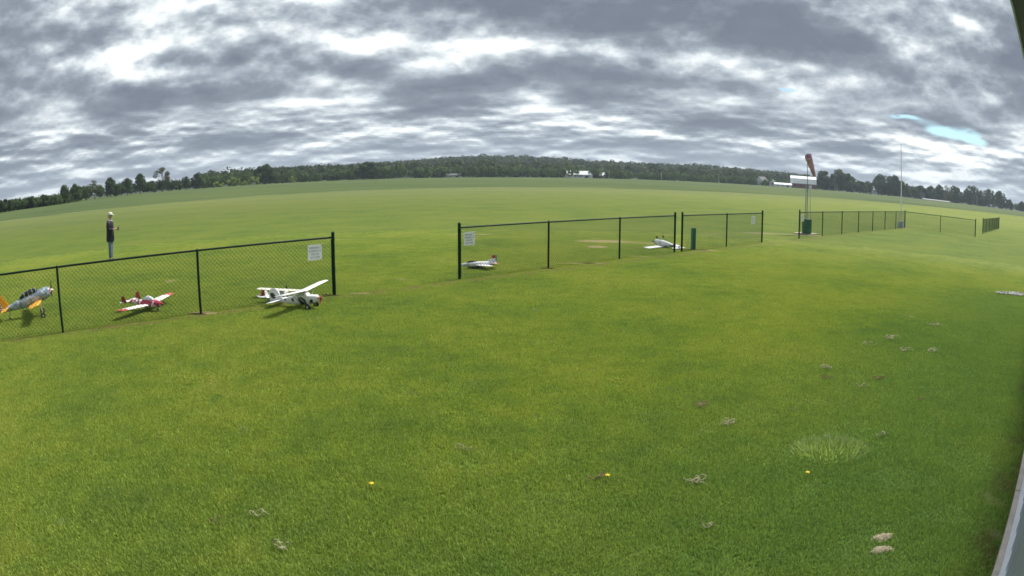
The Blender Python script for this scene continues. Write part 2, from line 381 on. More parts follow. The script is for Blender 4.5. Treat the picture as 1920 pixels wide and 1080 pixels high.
# pale unmown strip along the crop's edge
dry = mat('dry_field_edge', (.30, .34, .17), .95, 0, .3, .8)
strip = [(p[0], p[1]-.3) for p in bpts if -200 < p[0] < 20]
if True:
    o_ = [(x+random.uniform(-.2, .2), y-1.3+random.uniform(-.5, .5)) for x, y in strip]
    me = bpy.data.meshes.new('field_edge'); n_ = len(strip)
    me.from_pydata([(x, y, .040) for x, y in strip]+[(x, y, .040) for x, y in o_], [], [(i, n_+i, n_+i+1, i+1) for i in range(n_-1)]); me.materials.append(dry)
    o = bpy.data.objects.new('field_edge', me); col.objects.link(o); tag(o, kind='structure')

RIDGE = [(-60, .2), (-46, .2), (-38, .2), (-30, .35), (-26, .62), (-20, .95), (-14, 1.0), (-10, 1.15), (-6, 1.45), (-2, 1.62), (2, 1.55), (7, 1.25), (12, 1.22), (17, 1.25), (21, 1.1), (25, .95), (27, .85), (30, .5), (34, .35), (42, .28), (48, .2), (60, .2)]
def ridge(a): return float(np.interp(a, [q[0] for q in RIDGE], [q[1] for q in RIDGE]))
DR = 1250.0
def front(a): return float(np.interp(a, [-60, -46, -41, -35, -30, -20, -10, 0, 8, 16, 24, 30, 36, 42, 50], [230, 235, 255, 360, 410, 470, 500, 520, 580, 600, 640, 690, 720, 780, 800]))
def hill_h(a, r):
    top = max(0, DR*math.tan(R(ridge(a)))+CAM_H-15)
    t_ = min(1, max(0, (r-front(a)-90)/(DR-front(a)-90))); return top*(t_*t_*(3-2*t_)) if r <= DR else top*max(0, 1-(r-DR)/900)
hm = mat('forest_floor', (.03, .045, .022), .95, 0, .3, .02)
hv = []; hf = []; ra = list(np.linspace(420, DR, 12))+[1500, 1800, 2200]; aa = list(np.linspace(-60, 60, 81))
for r_ in ra:
    for a in aa: q = polar(a, r_, hill_h(a, r_)-.6+(.65 if r_ > front(a)+60 else 0)); hv.append(tuple(q))
na = len(aa)
for i in range(len(ra)-1):
    for k in range(na-1): hf.append((i*na+k, i*na+k+1, (i+1)*na+k+1, (i+1)*na+k))
me = bpy.data.meshes.new('hill'); me.from_pydata(hv, [], hf); me.materials.append(hm); me.polygons.foreach_set('use_smooth', [True]*len(me.polygons))
ho = bpy.data.objects.new('hill', me); col.objects.link(ho); tag(ho, kind='structure')

# ------------------------------------------------------------------ foliage
def leaves(centres, radii, n, size, squash=.8):
    """n leaf-clump quads on the shells of blobs; returns V, Q, tone"""
    centres = np.asarray(centres, float); radii = np.asarray(radii, float); K_ = len(centres)
    idx = rng.choice(K_, n, p=radii**2/np.sum(radii**2))
    d = rng.normal(size=(n, 3)); d /= np.linalg.norm(d, axis=1)[:, None]
    rad_ = radii[idx]*(1.04-.34*rng.random(n)**2)
    c = centres[idx]+d*rad_[:, None]*np.array([1, 1, squash])
    nrm = d+rng.normal(size=(n, 3))*.30; nrm /= np.linalg.norm(nrm, axis=1)[:, None]
    a = np.cross(nrm, rng.normal(size=(n, 3))); a /= np.linalg.norm(a, axis=1)[:, None]; b = np.cross(nrm, a)
    s = (size*rng.uniform(.5, 1.3, n))[:, None]; e = rng.uniform(.5, .9, n)[:, None]
    V = np.stack([c-a*s-b*s*e*.4, c+a*s*.3-b*s*e, c+a*s+b*s*e*.3, c-a*s*.2+b*s*e], 1).reshape(-1, 3)
    Q = np.arange(4*n).reshape(n, 4)
    cl = rng.uniform(0, 1, K_)
    return V, Q, np.clip(cl[idx]*.6+rng.uniform(0, .4, n), 0, 1)
LEAF = {'dark': leafmat('dark_foliage', (.024, .046, .018), (.075, .115, .036)), 'mid': leafmat('mid_foliage', (.032, .060, .018), (.085, .130, .032)),
        'bright': leafmat('spring_foliage', (.15, .21, .045), (.36, .42, .12), .35), 'brown': leafmat('budding_foliage', (.050, .055, .028), (.12, .115, .045), .3),
        'wood': leafmat('woodland_canopy', (.022, .040, .020), (.075, .095, .035), .2)}
BARK = mat('bark', (.075, .062, .05), .9, 0, .3, 2)
def tree(az, dist, h, wd, kind, label, cat='tree', name='tree', group=None, low=.06, sparse=0, seed=None, n=None, squash=.85):
    """trunk with limbs, crown of leaf clumps. h, wd in metres"""
    loc = polar(az, dist); root = empty(name, loc, random.uniform(0, 6.28), label, cat, group)
    z0 = h*low; rw = wd/2
    tr = MB(); tt = .028*h if name != 'bush' else .02*h
    lean = Vector((random.uniform(-.04, .04)*h, random.uniform(-.04, .04)*h, 0))
    top = Vector((0, 0, h*.8))+lean
    tr.tube([Vector((0, 0, -.2)), Vector((0, 0, h*.25))+lean*.2, Vector((0, 0, h*.5))+lean*.6, top], [tt, tt*.75, tt*.5, tt*.15], 7)
    K_ = (7 if sparse else 11) if name != 'bush' else 7
    cs, rs = [], []
    for i in range(K_):
        u = (i+.5)/K_; zz = z0+(h-z0)*(.18+.74*u); env = math.sin(math.pi*min(1, .22+.72*u))**.7
        a = i*2.4+random.uniform(-.5, .5); rr_ = rw*env*random.uniform(.35, .78)
        c = Vector((math.cos(a)*rr_, math.sin(a)*rr_, zz))+lean*(zz/h); br = min(rw*.62, (h-z0)*.30)*random.uniform(.62, 1.05)*(1-.28*u)
        cs.append(tuple(c)); rs.append(br)
        st = Vector((0, 0, max(h*.12, zz*.55)))+lean*.5*(zz/h); tr.tube([st, st.lerp(c, .55)+Vector((0, 0, .03*h)), c], [tt*.42, tt*.28, tt*.10], 5)
        if sparse:
            for q in range(3): e_ = c+Vector((random.uniform(-1, 1), random.uniform(-1, 1), random.uniform(.1, 1)))*br; tr.tube([c.lerp(st, .2), e_], [tt*.14, tt*.05], 4)
    cs.append((lean.x, lean.y, h-rs[-1]*.75)); rs.append(rs[-1]*.85)
    tr.build('trunk', BARK, root, True)
    nn = int(1.7*(n or (300 if sparse else 900)))
    V, Q, T = leaves(cs, rs, nn, (.042 if not sparse else .03)*max(h, wd), squash)
    V[:, 2] = np.maximum(V[:, 2], .05*h*.2)
    np_mesh('crown', V, Q, LEAF[kind], root, T)
    return root

def pz(px, py):   # (az, el) of a pixel of the 1920x1080 photograph, to read off where things stand
    x, y = (px-960)/1000, (540-py)/1000; r_ = math.hypot(x, y); th = .77216*r_+.078538*r_**3
    d = X2*(math.sin(th)*x/r_)+U2*(math.sin(th)*y/r_)+F*math.cos(th)
    return math.degrees(math.atan2(d.x, d.y)), math.degrees(math.atan2(d.z, math.hypot(d.x, d.y)))
def height(px, py, dist): a, e = pz(px, py); return CAM_H+math.tan(R(e))*dist
def T(px, ptop, wpx, kind, label, dd=0, **kw):
    a, _ = pz(px, ptop); d = front(a)+dd; h = max(2.0, height(px, ptop, d)); return tree(a, d, h, 1.4*wpx/1290*d, kind, label, **kw)

GT = 'trees along the far field edge'
rows = [  # left tree line: centre x, top y, width in photo pixels
 (8, 374, 34, 'dark', 'dark round tree at the far left edge of the tree line', {}),
 (57, 369, 26, 'dark', 'left of two low bushy trees near the left end of the tree line', {'sparse': 0}),
 (83, 366, 26, 'mid', 'right of two low bushy trees near the left end of the tree line', {}),
 (120, 347, 20, 'dark', 'narrow upright leafy tree starting the taller part of the left tree line', {}),
 (142, 346, 26, 'mid', 'broad leafy tree beside the narrow upright one in the left tree line', {}),
 (160, 349, 18, 'brown', 'thin half-leafed tree left of the forked airy tree', {'sparse': 1}),
 (178, 337, 22, 'brown', 'forked airy tree with sky showing under its crown, left tree line', {'sparse': 1, 'low': .3}),
 (208, 332, 18, 'dark', 'slim dark tree standing alone above the hedge, behind the man', {'low': .2}),
 (219, 346, 14, 'dark', 'small tree leaning against the slim dark tree behind the man', {}),
 (239, 335, 26, 'dark', 'dense square-topped tree right of the man in the tree line', {}),
 (263, 327, 20, 'dark', 'tree with a round raised top between the square-topped and the tallest tree', {'low': .25}),
 (283, 341, 20, 'mid', 'low green tree at the foot of the tallest airy tree', {}),
 (305, 313, 34, 'brown', 'tallest airy tree of the left tree line with bare forked limbs', {'sparse': 1, 'low': .35, 'n': 420}),
 (350, 331, 16, 'dark', 'small upright tree left of the spiky-topped tree', {}),
 (368, 325, 30, 'dark', 'spiky-topped dark tree at the right end of the left tree line', {'n': 700}),
 (330, 343, 30, 'mid', 'pale green low tree between the tallest tree and the small upright one', {}),
]
for x_, y_, w_, k_, lab, kw in rows: T(x_, y_, w_, k_, lab, group=GT, **kw)
mids = [
 (407, 341, 24, 'bright', 'yellow-green bush at the left end of the bright shrub row', 'bush', -8),
 (440, 333, 34, 'bright', 'largest yellow-green bush of the bright shrub row', 'bush', -8),
 (458, 340, 20, 'bright', 'small yellow-green bush right of the largest one', 'bush', -8),
 (476, 331, 24, 'bright', 'tall yellow-green bush leaning on the big dark tree', 'bush', -8),
 (495, 310, 40, 'dark', 'big dark broad tree standing behind the bright shrub row', 'tree', 0),
 (547, 331, 20, 'bright', 'ball-shaped bright bush alone in front of the wood', 'bush', -5),
 (575, 332, 26, 'mid', 'pale bush right of the ball-shaped bush', 'bush', -8),
 (524, 338, 20, 'mid', 'low flat shrub between the big dark tree and the ball-shaped bush', 'bush', -8),
 (688, 304, 40, 'dark', 'tall solitary dark tree rising in front of the wooded hill', 'tree', 0)]
for x_, y_, w_, k_, lab, nm, dd in mids: T(x_, y_, w_, k_, lab, dd, name=nm, cat=nm, n=1300, group=None if nm == 'tree' else 'bushes in front of the wood', low=.02 if nm == 'bush' else .06)
right = [
 (1548, 321, 36, 'dark', 'dark round-topped tree beside the red barn under the windsock', {'n': 1100}),
 (1573, 317, 20, 'brown', 'taller airy tree poking up right of the red barn', {'low': .3, 'n': 500}),
 (1588, 326, 42, 'mid', 'wide pyramid-shaped green tree right of the red barn', {'n': 1300, 'low': .03}),
 (1613, 340, 26, 'dark', 'low dark tree between the pyramid-shaped tree and the white house', {}),
 (1632, 343, 12, 'dark', 'small dark tree hugging the white house', {}),
 (1653, 328, 30, 'dark', 'left half of the high round clump, a dark tree beside the flagpole', {'n': 1200, 'low': .05}),
 (1676, 331, 34, 'dark', 'domed dark tree directly behind the flagpole', {'n': 1200, 'low': .05}),
 (1693, 340, 24, 'dark', 'sloping dark tree just right of the flagpole', {'n': 900}),
 (1725, 348, 34, 'dark', 'flat-topped tree behind the grey farmhouse', {'n': 900}),
 (1745, 350, 26, 'mid', 'soft rounded tree right of the grey farmhouse', {}),
 (1762, 347, 16, 'dark', 'narrow peaked tree left of the forked one, right tree line', {}),
 (1774, 347, 14, 'brown', 'forked thin tree in the right tree line', {'sparse': 1}),
 (1792, 351, 28, 'dark', 'wide domed tree right of the forked thin tree', {'n': 900}),
 (1812, 353, 14, 'dark', 'short tree in the dip before the high pair, right tree line', {}),
 (1824, 349, 24, 'dark', 'highest dark tree of the right end group', {'n': 900}),
 (1838, 357, 18, 'mid', 'lighter tree next to the highest one of the right end group', {}),
 (1854, 354, 22, 'dark', 'round tree left of the big end tree, right tree line', {}),
 (1874, 359, 26, 'dark', 'big steep-sided tree ending the high part of the right tree line', {'n': 1000}),
 (1893, 375, 20, 'dark', 'low dark tree stepping down near the right picture edge', {}),
 (1916, 378, 16, 'dark', 'last dark tree cut by the right picture edge', {})]
for x_, y_, w_, k_, lab, kw in right: T(x_, y_, w_, k_, lab, group='trees around the farms on the right', **kw)

def wood(name, items, n_leaf, size, kind, label):
    """far-off wood that reads as one mass"""
    cs, rs = [], []
    for a, d, z, h, wd in items:
        for q in range(3):
            cs.append((math.sin(R(a))*d+random.uniform(-.3, .3)*wd, math.cos(R(a))*d+random.uniform(-.3, .3)*wd, z+h*random.uniform(.35, .72))); rs.append(wd*random.uniform(.33, .5))
    V, Q, T_ = leaves(cs, rs, n_leaf, size, .9); o = np_mesh(name, V, Q, LEAF[kind], None, T_); return tag(o, label, 'woodland', kind='stuff')
items = []
for i in range(3300):
    a = random.uniform(-26.5, 40); f_ = random.random()**.8; d = front(a)+70+(DR+40-front(a)-70)*f_; h = random.uniform(10, 16)
    items.append((a, d, hill_h(a, d), h, random.uniform(9, 14)))
wood('woodland', items, 190000, 1.9, 'wood', 'dense green and brown woodland covering the low hill')
items = []
for i in range(420):     # edge of the wood along the field
    a = random.uniform(-27, 27.5); d = front(a)+random.uniform(15, 60); h = random.uniform(5.5, 10.5)*(.7 if a > 7 else 1)
    items.append((a, d, 0, h, random.uniform(6, 10)))
wood('wood_edge', items, 42000, 1.0, 'mid', 'scrubby lighter green trees along the foot of the wooded hill')
items = []
for i in range(420):     # hedge under the left tree line
    a = random.uniform(-52, -26); d = front(a)+random.uniform(1, 12); h = random.uniform(4.5, 8.0)*(.5 if a < -39 else 1.1)
    items.append((a, d, 0, h, random.uniform(3, 5)))
wood('hedge', items, 36000, .5, 'dark', 'dark hedge filling the foot of the left tree line')
items = []
for i in range(260):     # scrub under the right trees
    a = random.uniform(27.5, 51); d = front(a)+random.uniform(12, 40); h = random.uniform(6, 11.5)
    items.append((a, d, 0, h, random.uniform(6, 9)))
wood('shrub_belt', items, 16000, 1.1, 'dark', 'dark shrubs filling the foot of the right tree line')

# ------------------------------------------------------------------ far buildings and poles
WALLW = mat('white_siding_far', (.62, .64, .66), .7, 0, .08, .5); ROOFW = mat('white_metal_roof', (.78, .80, .82), .35, .0, .05, .4)
BARNR = mat('barn_red_boards', (.16, .035, .035), .8, 0, .25, 1); ROOFG = mat('grey_shingles', (.12, .12, .13), .8, 0, .2, 1); WIN = mat('dark_window', (.02, .025, .03), .15, 0, .1, 2)
ORANGE = mat('orange_crown_roof', (.45, .17, .05), .7, 0, .15, 1)
GREYROOF = mat('pale_grey_roof', (.42, .43, .42), .8, 0, .1, .6)
def house(name, px, base_off, w_, dp, hw, hr, wallm, roofm, label, cat, yaw=0, wins=3, door=True, gam=False, over=.5):
    a, _ = pz(px, 340); d = front(a)+base_off; o = empty(name, polar(a, d), -R(a)+yaw, label, cat)
    m_ = MB(); m_.box((0, 0, hw/2), (w_, dp, hw))
    if gam:
        prof = [(-dp/2, hw), (-dp*.36, hw+hr*.62), (0, hw+hr), (dp*.36, hw+hr*.62), (dp/2, hw)]
    else: prof = [(-dp/2, hw), (0, hw+hr), (dp/2, hw)]
    for sx in (-1, 1):
        b0 = len(m_.v); xx = sx*w_/2*.999
        m_.add([(xx, y, z) for y, z in prof], [tuple(range(len(prof)))])
    m_.build('wall', wallm, o)
    rf = MB()
    for (y0, z0), (y1, z1) in zip(prof[:-1], prof[1:]):
        ex = .12 if gam else .12; dirv = Vector((0, y1-y0, z1-z0)).normalized(); nrm = Vector((0, -dirv.z, dirv.y))
        a0 = Vector((0, y0, z0)) - (dirv*over if y0 == -dp/2 else Vector()); a1 = Vector((0, y1, z1)) + (dirv*over if y1 == dp/2 else Vector())
        ring = lambda x: [a0+Vector((x, 0, 0))+nrm*.02, a1+Vector((x, 0, 0))+nrm*.02, a1+Vector((x, 0, 0))+nrm*.22, a0+Vector((x, 0, 0))+nrm*.22]
        rf.loft([ring(-w_/2-over), ring(w_/2+over)])
    rf.build('roof', roofm, o)
    for i in range(wins):
        xx = -w_/2+w_*(i+.7)/(wins+.4); wm = MB(); wm.box((xx, -dp/2-.02, hw*.55), (w_*.08, .08, hw*.32)); wm.build('window', WIN, o)
    if door: dm = MB(); dm.box((w_*.28, -dp/2-.03, hw*.36), (w_*.12, .1, hw*.72)); dm.build('door', WALLW if wallm == BARNR else WIN, o)
    return o
house('farm_shed', 1083, 30, 24, 13, 3.0, 2.9, WALLW, ROOFW, 'long white farm shed with white metal roof below the wooded hill', 'shed', R(8), 4)
house('farm_shed', 1119, 26, 13, 12, 2.7, 2.2, DKGREY, ROOFW, 'smaller dark-walled shed with a white roof right of the long white shed', 'shed', R(-10), 2)
house('cottage', 982, 40, 9, 7, 2.6, 2.4, WALLW, ROOFG, 'small pale cottage with grey roof half hidden at the foot of the hill', 'house', R(20), 2)
house('cottage', 1010, 45, 12, 7, 2.4, 1.6, WALLW, ROOFG, 'low white cottage just left of the long white shed', 'house', 0, 3)
house('cottage', 850, 25, 11, 6, 1.8, 1.2, mat('cream_far', (.42, .42, .35), .8, 0, .1, 1), ROOFG, 'low cream building alone at the left foot of the hill', 'house', 0, 2)
house('red_barn', 1506, 6, 25, 13, 5.0, 6.4, BARNR, ROOFW, 'red barn with a curved white metal roof behind the windsock', 'barn', R(4), 4, True, True, .8)
house('milk_house', 1468, 4, 17, 8, 2.2, 1.5, WALLW, ROOFW, 'low white annex left of the red barn', 'shed', R(2), 3)
house('farmhouse', 1428, 34, 9, 8, 5, 3.4, WALLW, ROOFG, 'tall pale farmhouse partly behind trees left of the red barn', 'house', R(50), 2)
house('farmhouse', 1449, 20, 7, 6, 3.4, 2.6, WALLW, ROOFG, 'small gabled pale house between the farmhouse and the low white annex', 'house', R(75), 2)
house('farmhouse', 1560, 2, 8, 7, 3.5, 2.2, mat('lavender_siding', (.40, .40, .48), .8, 0, .1, 1), ROOFG, 'lavender grey house under the dark trees right of the red barn', 'house', 0, 2)
house('farmhouse', 1639, 4, 12, 9, 4.6, 3.4, WALLW, ROOFW, 'white house with a bright roof left of the flagpole', 'house', R(35), 2)
house('farmhouse', 1722, 2, 15, 10, 2.8, 4.4, mat('grey_siding', (.33, .35, .38), .8, 0, .1, 1), ROOFG, 'grey farmhouse with a steep roof right of the flagpole', 'house', R(-15), 2)
house('greenhouse', 1757, -70, 34, 7, .5, .5, GREYROOF, GREYROOF, 'long low pale roof lying in the field at the right', 'shed', R(-28), 0, False)
def pole(px, ptop, dd, label):
    a, _ = pz(px, ptop); d = front(a)+dd; h = height(px, ptop, d); o = empty('utility_pole', polar(a, d), -R(a), label, 'utility pole', 'utility poles along the far road')
    MB().tube([(0, 0, -.2), (0, 0, h)], [.24, .18], 8).build('post', mat('weathered_pole', (.36, .33, .29), .8, 0, .2, 1), o, True)
    MB().box((0, -.12, h-.9), (2.4, .14, .16)).build('crossarm', TAN, o)
pole(1142, 320, 5, 'utility pole right of the two white sheds'); pole(1240, 321, 0, 'utility pole alone before the middle of the wood')
pole(1348, 326, 0, 'utility pole before the wood left of the red barn'); pole(1832, 367, -25, 'utility pole before the right end trees')

# ------------------------------------------------------------------ building wall, slab and eave at the camera's right
SIDE = mat('grey_steel_siding', (.36, .38, .46), .45, .1, .06, 1.5); CONC = mat('concrete', (.46, .41, .37), .9, 0, .15, 7, .5)
TRIM = mat('white_trim', (.85, .85, .85), .4, 0, .04, 4); SOFF = mat('soffit', (.24, .26, .24), .7, 0, .08, 3); GUT = mat('dark_gutter', (.17, .15, .20), .5, 0, .15, 3)
def wp(s, n, z): q = FT*s+FN*n; return Vector((q.x, q.y, z))    # along the wall from the camera's foot, distance into the building
ang = math.atan2(FT.y, FT.x)
bd = empty('clubhouse', wp(6, .3, 0), ang, 'grey steel-sided building with white trim and concrete footing at the right edge', 'building')
def wb(s0, s1, n0, n1, z0, z1):   # box in building coordinates (x along the wall, y out over the lawn)
    m_ = MB(); m_.box(((s0+s1)/2-6, .3-(n0+n1)/2, (z0+z1)/2), (s1-s0, n1-n0, z1-z0)); return m_
w0, w1 = -6, 17.5
f1 = wb(w0, 5.68, .19, 7.8, -.3, .10); f1.build('footing', CONC, bd)
f2 = wb(5.70, w1, .19, 7.8, -.3, .10); f2.build('footing', CONC, bd)
ws = MB()
ss = w0+.02; prof = []
while ss < w1-.02:
    prof += [(ss, .295), (ss+.03, .286), (ss+.06, .286), (ss+.09, .295)]; ss += .305
pr = [(a, b_) for a, b_ in prof]+[(w1-.02, .295)]
vs = []; fs = []
for a, b_ in pr: vs += [(a-6, .3-b_, .165), (a-6, .3-b_, 2.94)]
for i in range(len(pr)-1): fs.append((2*i, 2*i+2, 2*i+3, 2*i+1))
ws.add(vs, fs); ws.box(((w0+w1)/2-6, .3-4.05, 1.55), (w1-w0-.08, 7.4, 2.74)); ws.build('siding', SIDE, bd)
wb(w0, w1, .245, .32, .104, .176).build('base_trim', TRIM, bd)
wb(w0-.4, w1+.4, .02, .29, 2.946, 2.965).build('soffit', SOFF, bd)
g = wb(w0-.4, w1+.4, -.037, .015, 2.925, 2.98); g.build('gutter', GUT, bd)
wb(w0-.4, w1+.4, -.044, -.038, 2.922, 3.03).build('fascia_edge', TRIM, bd)
rfm = MB(); rf0, rf1 = w0-.4-6, w1+.4-6
rfm.loft([[(x, .3-(-.05), 3.045), (x, .3-4.0, 4.38), (x, .3-8.1, 3.045), (x, .3-8.1, 2.98), (x, .3-4.0, 4.28), (x, .3-(-.05), 2.985)] for x in (rf0, rf1)]); rfm.build('roof', ROOFG, bd)

# ------------------------------------------------------------------ fences
def fence(name_label, stations, terminals, corner=None):
    """stations: list of points (post feet); terminals: indices of the thick posts; top rail z 1.22"""
    o = empty('chain_link_fence', stations[0], 0, name_label, 'fence', 'green chain link fences along the flight line'); base = Vector(stations[0])
    loc = [Vector(s)-base for s in stations]
    for i, q in enumerate(loc):
        big = i in terminals; r_ = .036 if big else .026; top = 1.30 if big else 1.215
        m_ = MB(); m_.tube([q+Vector((0, 0, -.3)), q+Vector((0, 0, top))], r_, 12)
        m_.tube([q+Vector((0, 0, top)), q+Vector((0, 0, top+.02)), q+Vector((0, 0, top+.045))], [r_*1.12, r_*1.1, r_*.35], 12)
        if big:
            for z in (.25, .6, .95, 1.18): m_.tube([q+Vector((0, 0, z-.014)), q+Vector((0, 0, z+.014))], r_*1.12, 12)
        m_.build('post', GREEN, o, True)
    legs = []
    cut = [0]+[i for i in terminals if 0 < i < len(loc)-1]+[len(loc)-1]
    for a, b_ in zip(cut[:-1], cut[1:]): legs.append((loc[a], loc[b_]))
    rail = MB(); ml = MB()
    for A, B in legs:
        L = (B-A).length; d = (B-A)/L; off = Vector((-d.y, d.x, 0))
        rail.tube([A+Vector((0, 0, 1.22)), A+d*(L/2)+Vector((0, 0, 1.218)), B+Vector((0, 0, 1.22))], .021, 10)
        rail.tube([A+d*.045+Vector((0, 0, .05)), A+d*.045+Vector((0, 0, 1.18))], .008, 5); rail.tube([B-d*.045+Vector((0, 0, .05)), B-d*.045+Vector((0, 0, 1.18))], .008, 5)
        rail.tube([A+Vector((0, 0, .055)), B+Vector((0, 0, .055))], .0016, 4)
        s0, s1, z0, z1, st = .045, L-.045, .04, 1.215, .088; H = z1-z0; r_ = .0029
        for sgn in (1, -1):
            k = s0-H if sgn == 1 else s0
            while k < (s1 if sgn == 1 else s1+H):
                # wire runs s = k + sgn*(z-z0)
                za, zb = z0, z1
                sa, sb = k, k+sgn*H
                if sgn == 1:
                    if sa < s0: za = z0+(s0-sa); sa = s0
                    if sb > s1: zb = z1-(sb-s1); sb = s1
                else:
                    if sa > s1: za = z0+(sa-s1); sa = s1
                    if sb < s0: zb = z1-(s0-sb); sb = s0
                if zb > za+.01:
                    w_ = off*(.030+.0016*sgn)
                    ml.tube([A+d*sa+w_+Vector((0, 0, za)), A+d*sb+w_+Vector((0, 0, zb))], r_, 3, False)
                k += st
    rail.build('top_rail', GREEN, o, True); ml.build('chain_link_mesh', WIRE, o)
    return o
SP = 3.05
fence('left-hand green chain link fence section with the trainer aeroplane behind it', [fp(-6.1), fp(-3.05), fp(0.02, -.02), fp(3.08, -.08), fp(6.17, -.17)], [0, 4])
fence('middle green chain link fence section with the grey and white jet behind it', [fp(9.49, -.19), fp(12.48, -.27), fp(15.5, -.33), fp(18.53, -.42)], [0, 3])
fence('short two-panel green chain link fence section in front of the green bollard', [fp(18.88, -.36), fp(21.92, -.34), fp(24.96, -.34)], [0, 2])
rowK = [fp(29.06+3.04*i, -.36+.052*i) for i in range(7)]+[fp(50.15, 0)]
fence('L-shaped green chain link fence around the windsock and the flagpole', rowK+[fp(50.2, 3.2), fp(50.4, 6.35)], [0, 7, 9])
fence('farthest green chain link fence section at the right', [fp(57.9+3.05*i, 6.2+.04*i) for i in range(7)], [0, 6])

# signs on the fence
BOARD = mat('sign_white', (.90, .90, .90), .5, 0, .03, 5)
INK = mat('faded_sign_ink', (.17, .17, .22), .7, 0, .2, 20)
def sign(s, n, label):
    o = empty('sign', fp(s, n+.045, .95), ang, label, 'sign', 'white notices on the fence')
    yy = -.0   # local: x along the fence, -y to the building side
    m_ = MB(); m_.box((0, 0, 0), (.325, .006, .315)); m_.build('panel', BOARD, o)
    tx = MB(); rs = random.Random(3)
    for row, (a, b_, z) in enumerate([(-.12, .12, .095), (-.13, .13, .03), (-.08, .08, -.035), (-.115, .115, -.10)]):
        x_ = a; gap = 0
        while x_ < b_:      # worn, unreadable lettering: uneven strokes in word groups
            k = rs.random()
            if gap > 4 and k < .35: x_ += .022; gap = 0; tx.build('word', INK, o); tx = MB(); continue
            tx.box((x_, -.0045, z), (.0045, .0025, .036))
            if k < .6: tx.box((x_+.006, -.0045, z+rs.choice((-.014, .014, 0))), (.010, .0025, .0055))
            x_ += rs.uniform(.016, .022); gap += 1
        if tx.v: tx.build('word', INK, o)
        tx = MB()
    for sx in (-.145, .145):
        MB().ball((sx, -.006, .14), .006, 6, 4).build('tie', DKGREY, o)
sign(5.715, -.17, 'white notice on the left fence section beside its end post'); sign(9.75, -.19, 'white notice at the left end of the middle fence section')
sign(24.02, -.34, 'white notice at the right end of the short two-panel fence section'); sign(28.78+.55, -.36, 'white notice on the L-shaped fence in front of the green drum')

# ------------------------------------------------------------------ model aeroplanes
def wheel(parent, c, r_, w_, name='wheel', hub=WHITE):
    c = Vector(c); m_ = MB(); m_.tube([c+Vector((0, -w_/2, 0)), c+Vector((0, -w_*.3, 0)), c+Vector((0, w_*.3, 0)), c+Vector((0, w_/2, 0))], [r_*.8, r_, r_, r_*.8], 16); o = m_.build(name, BLACK, parent, True)
    MB().tube([c+Vector((0, -w_/2-.003, 0)), c+Vector((0, w_/2+.003, 0))], r_*.42, 12).build('hub', hub, o, True)
def prop(parent, c, L, a, m_=BLACK, spin=WHITE, sr=.03):
    c = Vector(c); b_ = MB()
    for sgn in (1, -1):
        d = Vector((0, math.cos(a), math.sin(a)))*sgn; t_ = Vector((0, -math.sin(a), math.cos(a)))*sgn
        rings = []
        for u, wd in ((.05, .012), (.25, .02), (.6, .017), (.95, .009), (1, .004)):
            tw = .018*(1-u); q = c+d*L*u; rings.append([q+t_*wd+Vector((tw, 0, 0)), q+Vector((.003, 0, 0)), q-t_*wd-Vector((tw, 0, 0)), q-Vector((.003, 0, 0))])
        b_.loft(rings)
    o = b_.build('propeller', m_, parent, True)
    s = MB(); s.loft([[c+Vector((x, r_*math.cos(k*.5236), r_*math.sin(k*.5236))) for k in range(12)] for x, r_ in ((-.02, sr), (.01, sr*.95), (.04, sr*.55), (.055, sr*.1))]); s.build('spinner', spin, o, True)
def patt(name, kind, a, b, scale=8, thr=.5, extra=None):
    m = bpy.data.materials.new(name); m.use_nodes = True; t = NT(m.node_tree); bs = t.n['Principled BSDF']; oc = t.new('ShaderNodeTexCoord').outputs['Object']
    if kind == 'spots':
        nz = t.noise(t.v('ADD', oc, extra or (0, 0, 0)), scale, 1.2, .5); f = t.step(nz, thr-.012, thr+.012)
    elif kind == 'stripes':
        z = t.sep(oc)[2]; f = t.m('GREATER_THAN', t.m('FRACT', t.m('MULTIPLY', z, scale)), thr)
    elif kind == 'blobs':
        wv = t.v('ADD', oc, t.v('SCALE', t.v('SUBTRACT', t.noise(oc, scale, 2, .5, col=True), (.5, .5, .5)), .09)); acc = 0.0
        for bx, bz, br in extra:
            q = t.v('MULTIPLY', t.v('SUBTRACT', wv, (bx, 0, bz)), (1/br, 0, 1/br)); acc = t.m('ADD', acc, t.m('EXPONENT', t.m('MULTIPLY', t.v('DOT_PRODUCT', q, q), -1.0)))
        f = t.step(acc, .48, .54)
    elif kind == 'bandx':
        x = t.sep(oc)[0]; f = t.m('GREATER_THAN', x, thr)
    elif kind == 'tips':
        y = t.m('ABSOLUTE', t.sep(oc)[1]); f = t.m('GREATER_THAN', y, thr)
    t.put(bs.inputs['Base Color'], t.mix(f, a, b)); bs.inputs['Roughness'].default_value = .4
    return m
